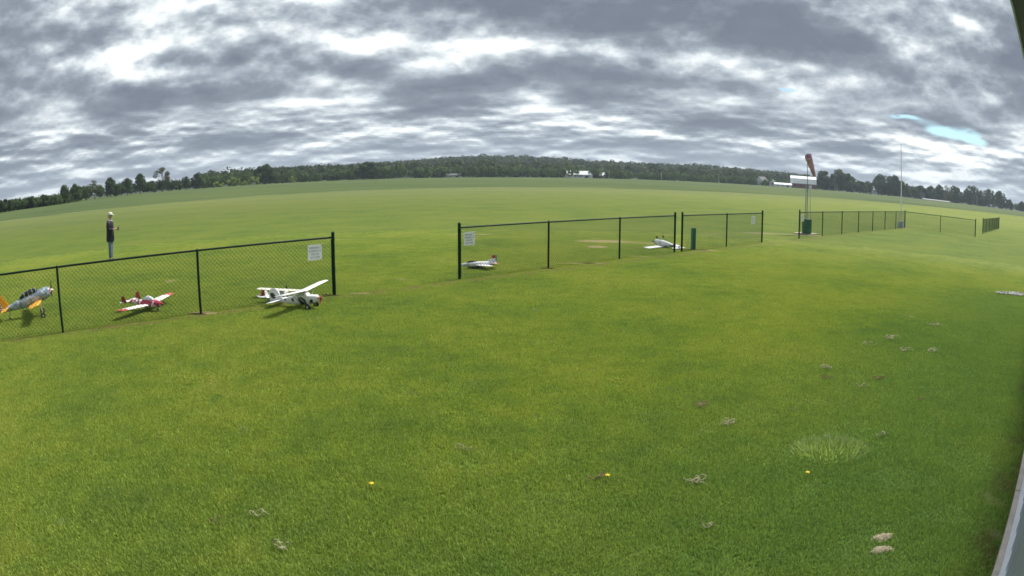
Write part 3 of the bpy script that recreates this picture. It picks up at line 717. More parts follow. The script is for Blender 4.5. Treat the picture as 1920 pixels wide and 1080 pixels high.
# 1: silver-blue warbird trainer, low yellow wing, striped rudder
def tilt(o, pitch): o.rotation_euler = (0, pitch, o.rotation_euler.z)
ALU = patt('blue_grey_camouflage_film', 'spots', (.20, .27, .33), (.42, .47, .52), 9, .5)
def warbird():
    o = empty('model_aeroplane', (-10.17, 10.71, .0), R(43), 'blue-grey model warbird with yellow wing and striped rudder behind the left fence', 'model aeroplane')
    Z = .36; M_ = Matrix.Translation((0, 0, Z)) @ Matrix.Rotation(R(-14), 4, 'Y')
    f = MB(); f.fuse([(.42, .085, -.085, .085, 1), (.40, .10, -.10, .10, 1), (.30, .112, -.115, .112, .95), (.20, .115, -.125, .115, .9), (0, .105, -.125, .115, .85), (-.25, .085, -.105, .105, .85), (-.5, .055, -.055, .085, .9), (-.72, .03, -.01, .07, 1), (-.80, .015, .0, .06, 1)], 18); f.build('fuselage', ALU, o, True, M_)
    c = MB(); c.fuse([(.16, .03, .09, .11, 1), (.12, .065, .08, .17, .9), (0, .07, .08, .195, .85), (-.18, .065, .08, .185, .85), (-.30, .04, .08, .13, 1)], 12); cn = c.build('canopy', GLASS, o, True, M_)
    fr = MB()
    for x in (.115, .03, -.07, -.17): fr.tube([(x, .073, .09), (x, .068, .15), (x, .03, .193), (x, -.03, .193), (x, -.068, .15), (x, -.073, .09)], .006, 5)
    fr.build('canopy_frame', STEEL, cn, True, M_)
    w_ = MB(); w_.foil((.20, 0, -.10), .36, (.13, 1.0, -.02), .22, .13, mids=[((.18, .5, -.06), .30)]); w_.foil((.20, 0, -.10), .36, (.13, -1.0, -.02), .22, .13, mids=[((.18, -.5, -.06), .30)]); w_.build('wing', YEL, o, True, M_)
    s = MB(); s.foil((-.60, 0, .05), .20, (-.68, .34, .05), .12, .08); s.foil((-.60, 0, .05), .20, (-.68, -.34, .05), .12, .08); s.build('tailplane', YEL, o, True, M_)
    fn = MB(); fn.foil((-.56, 0, .06), .20, (-.70, 0, .33), .09, .08, (0, 1, 0)); fn.build('fin', YEL, o, True, M_)
    rd = MB(); rd.box((-.835, 0, .185), (.11, .016, .31)); rd.build('rudder', patt('red_white_stripes', 'stripes', (.72, .70, .70), (.35, .03, .06), 22, .5), o, False, M_)
    ck = MB(); ck.tube([(.40, 0, 0), (.445, 0, 0)], [.085, .07], 16); ck.build('cowl_front', patt('cowl_red_white', 'spots', (.75, .72, .72), (.5, .05, .08), 20, .5), o, True, M_)
    prop(o, M_ @ Vector((.47, 0, 0)), .20, R(80))
    g = MB()
    for sg in (1, -1): g.tube([M_ @ Vector((.14, sg*.26, -.10)), (.20, sg*.28, .05)], .010, 6)
    g.each('gear_leg', TAN, o, True)
    for sg in (1, -1): wheel(o, (.20, sg*.30, .055), .055, .03)
    tw = M_ @ Vector((-.62, 0, -.02)); MB().tube([tw, (tw.x-.01, 0, .03)], .012, 6).build('tail_strut', STEEL, o, True)
    wheel(o, (tw.x-.01, 0, .03), .03, .02, 'tail_wheel')
warbird()
bpy.data.objects['model_aeroplane'].scale = (1.12, 1.12, 1.12)
# 2: red and white twin-tailed sport plane
def twin():
    o = empty('model_aeroplane', (-7.40, 11.72, 0), R(-6), 'red and white model aeroplane with two red tail fins behind the left fence', 'model aeroplane'); Z = .165
    M_ = Matrix.Translation((0, 0, Z))
    rw = patt('red_white_fuselage', 'spots', (.42, .03, .07), (.78, .74, .76), 7, .52)
    f = MB(); f.fuse([(.42, .035, -.03, .03, 1), (.36, .075, -.07, .06, .9), (.2, .095, -.09, .08, .8), (0, .095, -.09, .08, .8), (-.2, .075, -.06, .07, .85), (-.45, .05, -.02, .06, .9), (-.58, .02, .01, .05, 1)], 16); f.build('fuselage', rw, o, True, M_)
    c = MB(); c.fuse([(.24, .02, .05, .07, 1), (.17, .055, .05, .13, .9), (.06, .062, .05, .16, .9), (-.06, .045, .05, .11, 1), (-.12, .02, .05, .07, 1)], 12); c.build('canopy', PALEGL, o, True, M_)
    wt = patt('white_wing_red_tips', 'tips', (.80, .76, .72), (.5, .07, .04), thr=.80)
    w_ = MB()
    for sg in (1, -1): w_.foil((.16, sg*.0, -.03), .32, (.10, sg*.98, .03), .22, .12)
    w_.build('wing', wt, o, True, M_)
    s = MB(); s.foil((-.42, 0, .04), .17, (-.44, .30, .04), .14, .08); s.foil((-.42, 0, .04), .17, (-.44, -.30, .04), .14, .08); s.build('tailplane', WHITE, o, True, M_)
    rr_ = mat('dark_red_film', (.33, .02, .03), .4, 0, .2, 12)
    for sg in (1, -1): MB().foil((-.36, sg*.26, .03), .17, (-.42, sg*.28, .165), .10, .09, (0, 1, 0)).build('fin', rr_, o, True, M_)
    prop(o, M_ @ Vector((.44, 0, 0)), .13, R(20), spin=RED)
    MB().tube([M_ @ Vector((.3, 0, -.05)), (.31, 0, .04)], .006, 6).tube([M_ @ Vector((-.02, .2, -.03)), (-.02, .24, .04)], .006, 6).tube([M_ @ Vector((-.02, -.2, -.03)), (-.02, -.24, .04)], .006, 6).each('gear_leg', STEEL, o, True)
    for c_ in ((.31, 0, .035), (-.02, .25, .035), (-.02, -.25, .035)): wheel(o, c_, .035, .02)
twin()
# 3: white high-wing bush plane with black cow spots
def cow():
    o = empty('model_aeroplane', (-4.10, 12.36, 0), R(-12), 'white model aeroplane with black cow spots and red propeller in front of the fence', 'model aeroplane')
    Z = .215; M_ = Matrix.Translation((.20, 0, Z)) @ Matrix.Rotation(R(-8), 4, 'Y')
    sp = patt('cow_spots', 'blobs', (.78, .77, .78), (.03, .03, .035), 9.0, extra=[(.20, .15, .115), (.12, .24, .06), (.44, .20, .055), (-.10, .20, .055), (-.34, .20, .035)]); spt = patt('cow_spot_tail', 'blobs', (.76, .76, .80), (.05, .035, .05), 9.0, extra=[(-.74, .27, .075), (-.69, .22, .045)])
    f = MB(); f.fuse([(.40, .055, -.06, .05, .8), (.37, .085, -.09, .075, .75), (.26, .10, -.115, .085, .7), (.14, .105, -.125, .10, .6), (.08, .105, -.125, .20, .55), (-.16, .10, -.115, .20, .55), (-.28, .085, -.095, .13, .6), (-.55, .05, -.04, .085, .7), (-.85, .02, .0, .05, .8)], 18)
    f.build('fuselage', sp, o, True, M_)
    ck = MB(); ck.tube([(.395, 0, -.01), (.44, 0, -.01)], [.065, .05], 14); ck.build('cowl_front', patt('red_cream_cowl', 'spots', (.80, .72, .55), (.55, .06, .04), 16, .5), o, True, M_)
    wn = MB()
    for sg in (1, -1): wn.box((-.03, sg*.1055, .135), (.17, .004, .075))
    wn.box((.118, 0, .145), (.004, .15, .07), Matrix.Rotation(R(-12), 4, 'Y')); wn.each('window', PALEGL, o, False, M_)
    w_ = MB()
    for sg in (1, -1): w_.foil((.15, 0, .205), .31, (.13, sg*1.13, .27), .28, .13)
    w_.build('wing', WHITE, o, True, M_)
    st = MB()
    for sg in (1, -1): st.tube([(.06, sg*.10, -.09), (.05, sg*.52, .215)], .008, 6); st.tube([(-.06, sg*.10, -.09), (-.05, sg*.50, .215)], .007, 6)
    st.each('wing_strut', STEEL, o, True, M_)
    s = MB()
    for sg in (1, -1): s.foil((-.68, 0, .05), .24, (-.74, sg*.40, .05), .17, .08)
    s.build('tailplane', WHITE, o, True, M_)
    fn = MB()
    pf = [(-.60, .05), (-.69, .14), (-.75, .28), (-.81, .345), (-.92, .36), (-1.01, .31), (-1.03, .2), (-1.03, .06), (-.98, .0), (-.88, -.01)]
    fn.loft([[Vector((x, y, z)) for x, z in pf] for y in (-.011, .011)]); fn.build('fin', spt, o, False, M_)
    g = MB()
    for sg in (1, -1): g.tube([M_ @ Vector((.17, sg*.07, -.11)), (.40, sg*.19, .075)], .013, 6)
    g.each('gear_leg', DKGREY, o, True)
    for sg in (1, -1): wheel(o, (.40, sg*.215, .075), .075, .06, hub=STEEL)
    tw = M_ @ Vector((-.80, 0, .0)); MB().tube([tw, (tw.x, 0, .03)], .008, 6).build('tail_strut', STEEL, o, True); wheel(o, (tw.x-.01, 0, .025), .025, .02, 'tail_wheel')
    prop(o, M_ @ Vector((.46, 0, -.01)), .17, R(68), RED, RED)
cow()
bpy.data.objects['model_aeroplane.002'].scale = (.8, .8, .8)
# 4: white biplane behind the cow-spotted plane
def biplane():
    o = empty('model_aeroplane', (-4.83, 13.22, 0), R(78), 'white model biplane with red wing struts hidden behind the cow-spotted aeroplane', 'model aeroplane')
    M_ = Matrix.Translation((0, 0, .105))
    f = MB(); f.fuse([(.36, .05, -.05, .05, .9), (.30, .075, -.07, .07, .8), (.1, .08, -.08, .08, .8), (-.2, .06, -.05, .06, .8), (-.5, .02, .0, .04, 1)], 12); f.build('fuselage', WHITE, o, True, M_)
    w_ = MB()
    for sg in (1, -1): w_.foil((.19, 0, .08), .20, (.17, sg*.56, .085), .18, .12)
    w_.build('upper_wing', CREAM, o, True, M_)
    w_ = MB()
    for sg in (1, -1): w_.foil((.10, 0, -.06), .20, (.08, sg*.54, -.05), .18, .12)
    w_.build('lower_wing', CREAM, o, True, M_)
    for sg in (1, -1): MB().loft([[Vector((x, sg*.40+y, z)) for x, z in ((.17, .082), (.0, .082), (-.08, -.05), (.09, -.05))] for y in (-.02, .02)]).build('wing_strut', RED if sg == 1 else CREAM, o, False, M_)
    s = MB()
    for sg in (1, -1): s.foil((-.38, 0, .02), .14, (-.42, sg*.20, .02), .09, .08)
    s.build('tailplane', WHITE, o, True, M_)
    MB().foil((-.36, 0, .02), .15, (-.46, 0, .16), .08, .08, (0, 1, 0)).build('fin', WHITE, o, True, M_)
    MB().tube([M_ @ Vector((.17, .05, -.06)), (.2, .13, .04)], .007, 6).tube([M_ @ Vector((.17, -.05, -.06)), (.2, -.13, .04)], .007, 6).each('gear_leg', STEEL, o, True)
    for sg in (1, -1): wheel(o, (.2, sg*.145, .04), .04, .025)
    prop(o, M_ @ Vector((.38, 0, 0)), .13, R(85), spin=RED)
    MB().tube([M_ @ Vector((-.46, 0, .0)), (-.47, 0, .012)], .007, 6).build('tail_skid', STEEL, o, True)
biplane()
# 5: grey and white jet
def jet():
    o = empty('model_aeroplane', (-.86, 17.72, 0), R(193), 'grey model jet with a red-topped swept fin, nose behind the fence post', 'model aeroplane')
    M_ = Matrix.Translation((.0, 0, .145)); jm = patt('jet_grey_white', 'spots', (.80, .80, .84), (.52, .53, .58), 6, .52)
    f = MB(); f.fuse([(.56, .008, -.02, 0, 1), (.48, .035, -.045, .02, .9), (.34, .06, -.065, .05, .85), (.1, .08, -.07, .07, .8), (-.15, .08, -.06, .075, .8), (-.38, .055, -.045, .065, .9), (-.46, .045, -.04, .05, 1)], 16); f.build('fuselage', jm, o, True, M_)
    c = MB(); c.fuse([(.36, .015, .03, .05, 1), (.28, .035, .04, .095, .9), (.18, .038, .045, .105, .9), (.06, .02, .05, .08, 1)], 12); c.build('canopy', GLASS, o, True, M_)
    w_ = MB()
    for sg in (1, -1): w_.foil((.16, sg*.03, -.02), .42, (-.20, sg*.46, -.01), .14, .05)
    w_.build('wing', patt('jet_wing', 'tips', (.82, .80, .82), (.7, .45, .42), thr=.40), o, True, M_)
    s = MB()
    for sg in (1, -1): s.foil((-.34, sg*.03, .02), .16, (-.47, sg*.26, .02), .08, .06)
    s.build('tailplane', patt('jet_tail', 'tips', (.80, .80, .82), (.5, .04, .03), thr=.12), o, True, M_)
    fn = MB(); pf = [(-.20, .06), (-.34, .14), (-.40, .24), (-.52, .25), (-.52, .06)]; fn.loft([[Vector((x, y, z)) for x, z in pf] for y in (-.007, .007)])
    fm = bpy.data.materials.new('fin_red_top_grey'); fm.use_nodes = True; t = NT(fm.node_tree); oc = t.sep(t.new('ShaderNodeTexCoord').outputs['Object'])
    cc = t.mix(t.m('GREATER_THAN', oc[2], .30), (.72, .74, .76), (.38, .04, .03)); cc = t.mix(t.m('LESS_THAN', oc[0], -.475), cc, (.12, .42, .34)); t.put(t.n['Principled BSDF'].inputs['Base Color'], cc); fn.build('fin', fm, o, False, M_)
    g = MB()
    for q in ((.30, 0), (-.06, .13), (-.06, -.13)): g.tube([M_ @ Vector((q[0], q[1], -.04)), (q[0], q[1], .03)], .007, 6)
    g.each('gear_leg', STEEL, o, True)
    for q in ((.30, 0), (-.06, .13), (-.06, -.13)): wheel(o, (q[0], q[1], .03), .03, .02)
    b_ = MB(); b_.fuse([(.30, .02, -.10, -.08, 1), (.24, .06, -.12, -.05, .8), (.05, .06, -.12, -.05, .8), (-.02, .03, -.10, -.06, 1)], 12); b_.build('intake', DKGREY, o, True, M_)
jet()
bpy.data.objects['model_aeroplane.004'].scale = (.92, .92, .92)
# 6: white high-wing aeroplane lying upside down
def flipped():
    o = empty('model_aeroplane', (5.32, 23.62, 0), R(128), 'white model aeroplane lying on its back, wheels in the air, by the fence gap', 'model aeroplane')
    M_ = Matrix.Translation((0, 0, .14)) @ Matrix.Rotation(R(180), 4, 'X') @ Matrix.Rotation(R(4), 4, 'Y')
    bm_ = patt('white_grey_stripes', 'spots', (.80, .80, .82), (.22, .22, .27), 5, .56)
    f = MB(); f.fuse([(.40, .06, -.06, .06, .9), (.34, .09, -.09, .08, .8), (.1, .10, -.11, .09, .7), (-.15, .09, -.09, .08, .7), (-.55, .04, -.02, .06, .8), (-.78, .02, .01, .05, 1)], 14); f.build('fuselage', bm_, o, True, M_)
    w_ = MB()
    for sg in (1, -1): w_.foil((.18, 0, .09), .32, (.16, sg*.88, .115), .27, .12)
    w_.build('wing', WHITE, o, True, M_)
    s = MB()
    for sg in (1, -1): s.foil((-.60, 0, .04), .20, (-.64, sg*.32, .04), .15, .08)
    s.build('tailplane', WHITE, o, True, M_)
    MB().foil((-.56, 0, .04), .24, (-.68, 0, .20), .12, .09, (0, 1, 0)).build('fin', BLACK, o, True, M_)
    g = MB()
    for sg in (1, -1): g.tube([M_ @ Vector((.12, sg*.07, -.09)), M_ @ Vector((.17, sg*.16, -.20))], .008, 6)
    g.each('gear_leg', STEEL, o, True)
    for sg in (1, -1): wheel(o, M_ @ Vector((.17, sg*.175, -.20)), .045, .03, hub=DKGREY)
    c = MB(); c.fuse([(.16, .05, .06, .09, .9), (.08, .085, .05, .12, .8), (-.10, .085, .05, .12, .8), (-.2, .05, .05, .08, 1)], 12); c.build('canopy', mat('grey_blue_glazing', (.20, .28, .30), .2, 0, .15, 4), o, True, M_)
    prop(o, M_ @ Vector((.43, 0, 0)), .14, R(10), spin=DKGREY)
flipped()

# ------------------------------------------------------------------ bollard, drum, pad, windsock, flagpole
o = empty('bollard', (6.27, 22.98, 0), R(20), 'short square green bollard standing in worn earth behind the two-panel fence', 'bollard')
m_ = MB(); m_.loft([[Vector((a*.075*k, b_*.05*k, z)) for a, b_ in ((-1, -1), (1, -1), (1, 1), (-1, 1))] for k, z in ((1, -.1), (1, .74), (.9, .76))]); m_.build('post', POSTG, o)
m_ = MB(); m_.box((.02, -.052, .30), (.03, .012, .55)); m_.build('face_strip', mat('grey_green_strip', (.05, .12, .11), .5), o)
pad = MB(); pad.box((0, 0, .01), (1.25, 1.0, .06)); po = pad.build('concrete_pad', mat('weathered_pad', (.44, .40, .28), .9, 0, .2, 4), None); po.location = (15.05, 32.0, 0); po.rotation_euler = (0, 0, ang); tag(po, 'pale concrete pad under the green drum and the windsock mast', 'concrete pad')
def drum(name, loc, r_, h, m1, label, ribs=3):
    o = empty(name, loc, 0, label, 'drum'); pts_ = [(0, r_*.98)]; 
    for i in range(1, ribs+1): z = h*i/(ribs+1); pts_ += [(z-.02, r_), (z, r_*1.035), (z+.02, r_)]
    pts_ += [(h-.02, r_), (h, r_*1.03), (h+.012, r_*1.0), (h+.012, r_*.93), (h-.03, r_*.92)]
    MB().tube([(0, 0, z) for z, _ in pts_], [q for _, q in pts_], 24, True).build('barrel', m1, o, True, angle=30)
    return o
d_ = drum('green_drum', (14.95, 31.72, .055), .27, .70, mat('green_drum_paint', (.02, .12, .06), .45, 0, .15, 3), 'dark green ribbed steel drum at the foot of the windsock mast')
MB().tube([(0, 0, .715), (0, 0, .725)], [.255, .25], 20).build('lid', DKGREY, d_, True)
ws_ = empty('windsock', (15.22, 32.32, .05), 0, 'faded red windsock on a tall mast held by a slim lattice tower', 'windsock')
lat = MB(); legs = [Vector((math.cos(a)*.23, math.sin(a)*.23, 0)) for a in (R(90), R(210), R(330))]
for q in legs: lat.tube([q, q*.62+Vector((0, 0, 2.45))], .013, 6)
for k in range(8):
    z0, z1 = k*.3+.1, k*.3+.4
    for i in range(3):
        a, b_ = legs[i], legs[(i+1) % 3]; sa, sb = 1-.38*z0/2.45, 1-.38*z1/2.45
        lat.tube([a*sa+Vector((0, 0, z0)), b_*sb+Vector((0, 0, z1))], .005, 4)
lat.build('lattice_tower', STEEL, ws_, True)
HT = height(1513, 290, 35.75)
MB().tube([(0, 0, .1), (0, 0, HT)], [.024, .018], 8).build('mast', mat('grey_mast', (.16, .17, .18), .5, .3, .1, 4), ws_, True)
dirn = Vector((.62, .45, -.98)).normalized(); sockm = mat('faded_red_nylon', (.44, .22, .33), .8, 0, .15, 3, c2=(.56, .35, .46))
top = Vector((.04, 0, HT-.12)); rings = []; aX = dirn.cross(Vector((0, 0, 1))).normalized(); bX = aX.cross(dirn)
pth = []
for i in range(9):
    u = i/8; q = top+dirn*(1.22*u)+Vector((0, 0, -.05*u*u)); r_ = .215*(1-u)+.085*u; r_ *= 1+.05*math.sin(i*2.1)
    rings.append([q+r_*(math.cos(k*2*math.pi/16)*aX+math.sin(k*2*math.pi/16)*bX)*(1+.03*math.sin(3*k+i)) for k in range(16)])
sk = MB().loft(rings, False).build('sock', sockm, ws_, True)
sm = sk.modifiers.new('thick', 'SOLIDIFY'); sm.thickness = .006
MB().tube([top+.216*(math.cos(k*2*math.pi/16)*aX+math.sin(k*2*math.pi/16)*bX) for k in range(17)], .008, 5).tube([(0, 0, HT-.02), top+aX*.2], .008, 5).tube([(0, 0, HT-.3), top-bX*.2], .008, 5).build('hoop', STEEL, ws_, True)
fb = drum('white_drum', (28.74, 42.66, 0), .27, .46, mat('grey_white_drum', (.50, .53, .58), .5, 0, .12, 3), 'pale grey drum of ballast holding the foot of the flagpole', 1)
MB().tube([(0, 0, .40), (0, 0, .476)], [.24, .235], 20).build('gravel_fill', CONC, fb, True)
fpo = empty('flagpole', (28.74, 42.66, .0), 0, 'tall bare white flagpole standing in a pale drum', 'flagpole'); HF = height(1688, 272, 51.45)
MB().tube([(0, 0, .1), (0, 0, HF*.5), (0, 0, HF)], [.055, .045, .022], 10).build('pole', TRIM, fpo, True)
MB().ball((0, 0, HF+.03), .05).build('truck', TRIM, fpo, True)
for k, s_ in enumerate((.34, -.30)): MB().tube([(0, 0, HF-.05), (s_*.9, -.1, HF*.6), (s_*1.1, -.1, .6)], .004, 4).build('halyard', STEEL, fpo)

# ------------------------------------------------------------------ man flying
SKIN = mat('skin', (.50, .31, .23), .55, 0, .06, 9); NAVY = mat('navy_vest', (.013, .015, .028), .8, 0, .3, 9, .4); DENIM = mat('denim', (.105, .155, .22), .85, 0, .2, 12, .4)
HOOD = mat('light_grey_hood', (.45, .45, .42), .85, 0, .1, 10); CAPM = mat('pale_cap', (.62, .61, .55), .8, 0, .06, 12); SHOE = mat('dark_shoe', (.04, .045, .06), .7, 0, .2, 12)
def skinmesh(name, chains, m1, parent, levels=1):
    """chains: list of [(x,y,z,r), ...]; points that coincide are shared, so limbs grow out of one surface"""
    vs, es, rs, key = [], [], [], {}
    for ch in chains:
        prev = None
        for x, y, z, r_ in ch:
            k = (round(x, 4), round(y, 4), round(z, 4))
            if k not in key: key[k] = len(vs); vs.append((x, y, z)); rs.append(r_)
            i = key[k]
            if prev is not None and prev != i: es.append((prev, i))
            prev = i
    me = bpy.data.meshes.new(name); me.from_pydata(vs, es, []); o = bpy.data.objects.new(name, me); col.objects.link(o)
    sm_ = o.modifiers.new('skin', 'SKIN'); sm_.use_smooth_shade = True
    for i, r_ in enumerate(rs):
        me.skin_vertices[0].data[i].radius = (r_, r_) if not isinstance(r_, tuple) else r_
    me.skin_vertices[0].data[0].use_root = True
    ss_ = o.modifiers.new('sub', 'SUBSURF'); ss_.levels = ss_.render_levels = levels
    dg = bpy.context.evaluated_depsgraph_get(); ev = o.evaluated_get(dg); nm = bpy.data.meshes.new_from_object(ev); nm.materials.clear(); nm.materials.append(m1)
    nm.polygons.foreach_set('use_smooth', [True]*len(nm.polygons))
    o.modifiers.clear(); o.data = nm; o.parent = parent; return o
def man():
    # faces local +x; feet at z 0; height 1.74
    o = empty('person', (-14.40, 20.30, 0), R(22), 'man in pale cap, dark vest and blue jeans holding a transmitter on the field', 'person')
    ch = [[(0, 0, .93, .13), (0, 0, 1.08, .115), (.0, 0, 1.25, .125), (-.01, 0, 1.40, .115), (0, 0, 1.48, .055), (.02, 0, 1.545, .055), (.03, 0, 1.60, .082), (.03, 0, 1.67, .078), (.02, 0, 1.72, .04)]]
    for sg in (1, -1):
        ch.append([(0, 0, .93, .13), (0, sg*.09, .88, .085), (.01, sg*.10, .50, .056), (-.02, sg*.10, .10, .042), (.02, sg*.10, .045, .04), (.15, sg*.105, .03, .032)])
        ch.append([(-.01, 0, 1.40, .115), (-.01, sg*.165, 1.385, .052), (-.03, sg*.22, 1.13, .043), (.20, sg*.13, 1.13, .032), (.265, sg*.10, 1.145, .024), (.305, sg*.09, 1.15, .018)])
        W = (.305, sg*.09, 1.15, .018)
        for k, (dx_, dz_) in enumerate(((.05, .018), (.058, .004), (.054, -.010), (.044, -.024))):
            ch.append([W, (.305+dx_*.55, sg*(.085), 1.15+dz_, .0085), (.305+dx_, sg*(.065), 1.148+dz_, .0075), (.305+dx_*.9, sg*.045, 1.146+dz_, .006)])
        ch.append([(.265, sg*.10, 1.145, .024), (.285, sg*.075, 1.175, .009), (.31, sg*.055, 1.185, .007)])
    body = skinmesh('body', ch, SKIN, o, 2)
    # face
    fm_ = MB(); fm_.loft([[Vector((.10+a, b_, 1.605+c_)) for b_, c_ in ((-.012*k, -.012*k), (.012*k, -.012*k), (0, .02*k))] for a, k in ((0, 1.4), (.03, .5))]); fm_.build('nose', SKIN, o, True)
    for sg in (1, -1):
        MB().ball((.095, sg*.033, 1.632), .009, 8, 5).build('eye', BLACK, o, True)
        MB().ball((.025, sg*.084, 1.615), (.018, .008, .03), 8, 6).build('ear', SKIN, o, True)
    MB().box((.107, 0, 1.565), (.006, .045, .008)).build('mouth', mat('lips', (.35, .13, .11), .5), o)
    MB().loft([[Vector((x, y*1.0, z)) for x, y in [(.03+.09*math.cos(k*.5236)*s-.02*(1-s), .088*math.sin(k*.5236)*s) for k in range(12)]] for z, s in ((1.575, .80), (1.61, .98), (1.65, 1.0))], False).build('hair', mat('grey_hair', (.30, .29, .28), .9, 0, .2, 20), o, True).data.transform(Matrix.Translation((-.022, 0, 0)))
    cp = MB(); cp.loft([[Vector((.025+.103*math.cos(k*.3927)*s, .094*math.sin(k*.3927)*s, z)) for k in range(16)] for z, s in ((1.655, 1.0), (1.70, .97), (1.735, .80), (1.755, .45), (1.76, .05))]); cpo = cp.build('cap', CAPM, o, True)
    br = MB(); br.loft([[Vector((.11+u, y, 1.662-u*.22)) for y in (-.07*q, -.035*q, 0, .035*q, .07*q)]+[Vector((.11+u, y, 1.672-u*.22)) for y in (.07*q, .035*q, 0, -.035*q, -.07*q)] for u, q in ((-.02, 1), (.04, .95), (.085, .6))]); br.build('peak', CAPM, cpo, True)
    # clothes
    v_ = MB(); secs = [(.70, .155, .185), (.78, .165, .195), (.92, .155, .19), (1.10, .145, .185), (1.28, .15, .20), (1.38, .135, .20), (1.43, .115, .17), (1.47, .085, .10)]
    v_.loft([[Vector((.0+rx*math.cos(k*.3142)*(1.08 if math.cos(k*.3142) > 0 else 1), ry*math.sin(k*.3142), z+(.012*math.sin(3*k*.3142) if z < .75 else 0))) for k in range(20)] for z, rx, ry in secs]); v_.build('vest', NAVY, o, True, angle=80)
    sl_ = []
    for sg in (1, -1): sl_.append([(-.01, sg*.02, 1.385, .10), (-.01, sg*.165, 1.39, .098), (-.03, sg*.225, 1.13, .062), (.18, sg*.137, 1.13, .045)])
    skinmesh('sleeves', [sl_[0][::-1]+sl_[1]], NAVY, o, 1)
    hd = MB(); hd.tube([(-.075, -.09, 1.45), (-.10, 0, 1.475), (-.075, .09, 1.45), (.0, .105, 1.455), (.075, .06, 1.43), (.10, 0, 1.41), (.075, -.06, 1.43), (0, -.105, 1.455), (-.075, -.09, 1.45)], .036, 8); hd.build('hood', HOOD, o, True, angle=80)
    jl = [[(0, 0, .90, .135), (0, sg*.085, .86, .105), (.012, sg*.10, .50, .078), (-.012, sg*.10, .09, .066)] for sg in (1, -1)]
    skinmesh('jeans', [jl[0][::-1]+jl[1]], DENIM, o, 1)
    for sg in (1, -1):
        sh = MB(); sh.fuse([(-.09, .035, .0, .07, .8), (-.05, .045, 0, .10, .8), (.05, .048, 0, .09, .8), (.13, .048, 0, .055, .8), (.18, .03, .005, .035, .9)], 12); s_ = sh.build('shoe', SHOE, o, True); s_.location = (0, sg*.105, 0)
    return body
man()
tx_ = empty('transmitter', Vector((-14.40, 20.30, 0))+Matrix.Rotation(R(22), 3, 'Z') @ Vector((.352, 0, 1.12)), R(22), 'small dark radio transmitter held in the hands of the man', 'transmitter')
m_ = MB(); m_.box((0, 0, .02), (.05, .15, .12)); m_.build('case', DKGREY, tx_, True)
m_ = MB().tube([(.02, 0, .08), (.10, -.01, .13)], .006, 6); m_.build('antenna', BLACK, tx_, True)
for sg in (1, -1): MB().tube([(-.025, sg*.04, .04), (-.05, sg*.04, .045)], .006, 6).build('stick', STEEL, tx_, True)

# ------------------------------------------------------------------ grass
def grass_patch():
    n = 22000; px_, py_ = rng.uniform(-.72, .72, (2, n)); h = rng.uniform(.016, .038, n)*(1+.35*(rng.random(n) < .06)); wd = rng.uniform(.0016, .0030, n)
    a = rng.uniform(0, 2*np.pi, n); l = rng.uniform(0, .85, n); la = rng.uniform(0, 2*np.pi, n)
    ca, sa = np.cos(a)*wd, np.sin(a)*wd; lx, ly = np.cos(la)*l*h, np.sin(la)*l*h
    zero = np.zeros(n)
    V = np.stack([np.stack([px_-ca, py_-sa, zero], 1), np.stack([px_+ca, py_+sa, zero], 1), np.stack([px_+ca*.8+lx*.35, py_+sa*.8+ly*.35, h*.6], 1), np.stack([px_-ca*.8+lx*.35, py_-sa*.8+ly*.35, h*.6], 1), np.stack([px_+lx, py_+ly, h*np.sqrt(1-.5*l*l)], 1)], 1).reshape(-1, 3)
    b0 = np.arange(n)*5
    T3 = np.concatenate([np.stack([b0, b0+1, b0+2], 1), np.stack([b0, b0+2, b0+3], 1), np.stack([b0+3, b0+2, b0+4], 1)])
    tn = rng.random(n); o = np_mesh('grass', V, T3, bl, None, np.concatenate([tn]*3)); return o
go_ = grass_patch(); tag(go_, 'short mown green lawn filling the foreground', 'grass', kind='stuff')
ng = bpy.data.node_groups.new('lawn_spread', 'GeometryNodeTree'); ng.is_modifier = True
ng.interface.new_socket('Geometry', in_out='INPUT', socket_type='NodeSocketGeometry'); ng.interface.new_socket('Geometry', in_out='OUTPUT', socket_type='NodeSocketGeometry')
g = NT(ng); gi = g.new('NodeGroupInput'); gout = g.new('NodeGroupOutput')
SIZE = 62.0; grid = g.new('GeometryNodeMeshGrid'); grid.inputs['Size X'].default_value = SIZE; grid.inputs['Size Y'].default_value = SIZE/2; grid.inputs['Vertices X'].default_value = int(SIZE); grid.inputs['Vertices Y'].default_value = int(SIZE/2)
gp = g.new('GeometryNodeInputPosition').outputs[0]
rv = g.new('FunctionNodeRandomValue', data_type='FLOAT_VECTOR'); rv.inputs[0].default_value = (-.16, -.16, 0); rv.inputs[1].default_value = (.16, .16, 0)
sp_ = g.new('GeometryNodeSetPosition'); g.l.new(grid.outputs[0], sp_.inputs[0]); g.put(sp_.inputs['Offset'], g.v('ADD', rv.outputs[0], (0, SIZE/4+.5, 0)))
x_, y_, z_ = g.sep(gp); rad2 = g.v('LENGTH', gp)
far_ = g.m('GREATER_THAN', rad2, 30.0); side_ = g.m('GREATER_THAN', g.m('ABSOLUTE', x_), g.m('MULTIPLY_ADD', y_, 1.22, 2.0)); wall_ = g.m('GREATER_THAN', g.v('DOT_PRODUCT', gp, tuple(FN)), .9)
dl = g.new('GeometryNodeDeleteGeometry', domain='POINT'); g.l.new(sp_.outputs[0], dl.inputs[0]); g.put(dl.inputs['Selection'], g.m('GREATER_THAN', g.m('ADD', far_, g.m('ADD', side_, wall_)), .5))
iop = g.new('GeometryNodeInstanceOnPoints'); g.l.new(dl.outputs[0], iop.inputs['Points']); g.l.new(gi.outputs[0], iop.inputs['Instance'])
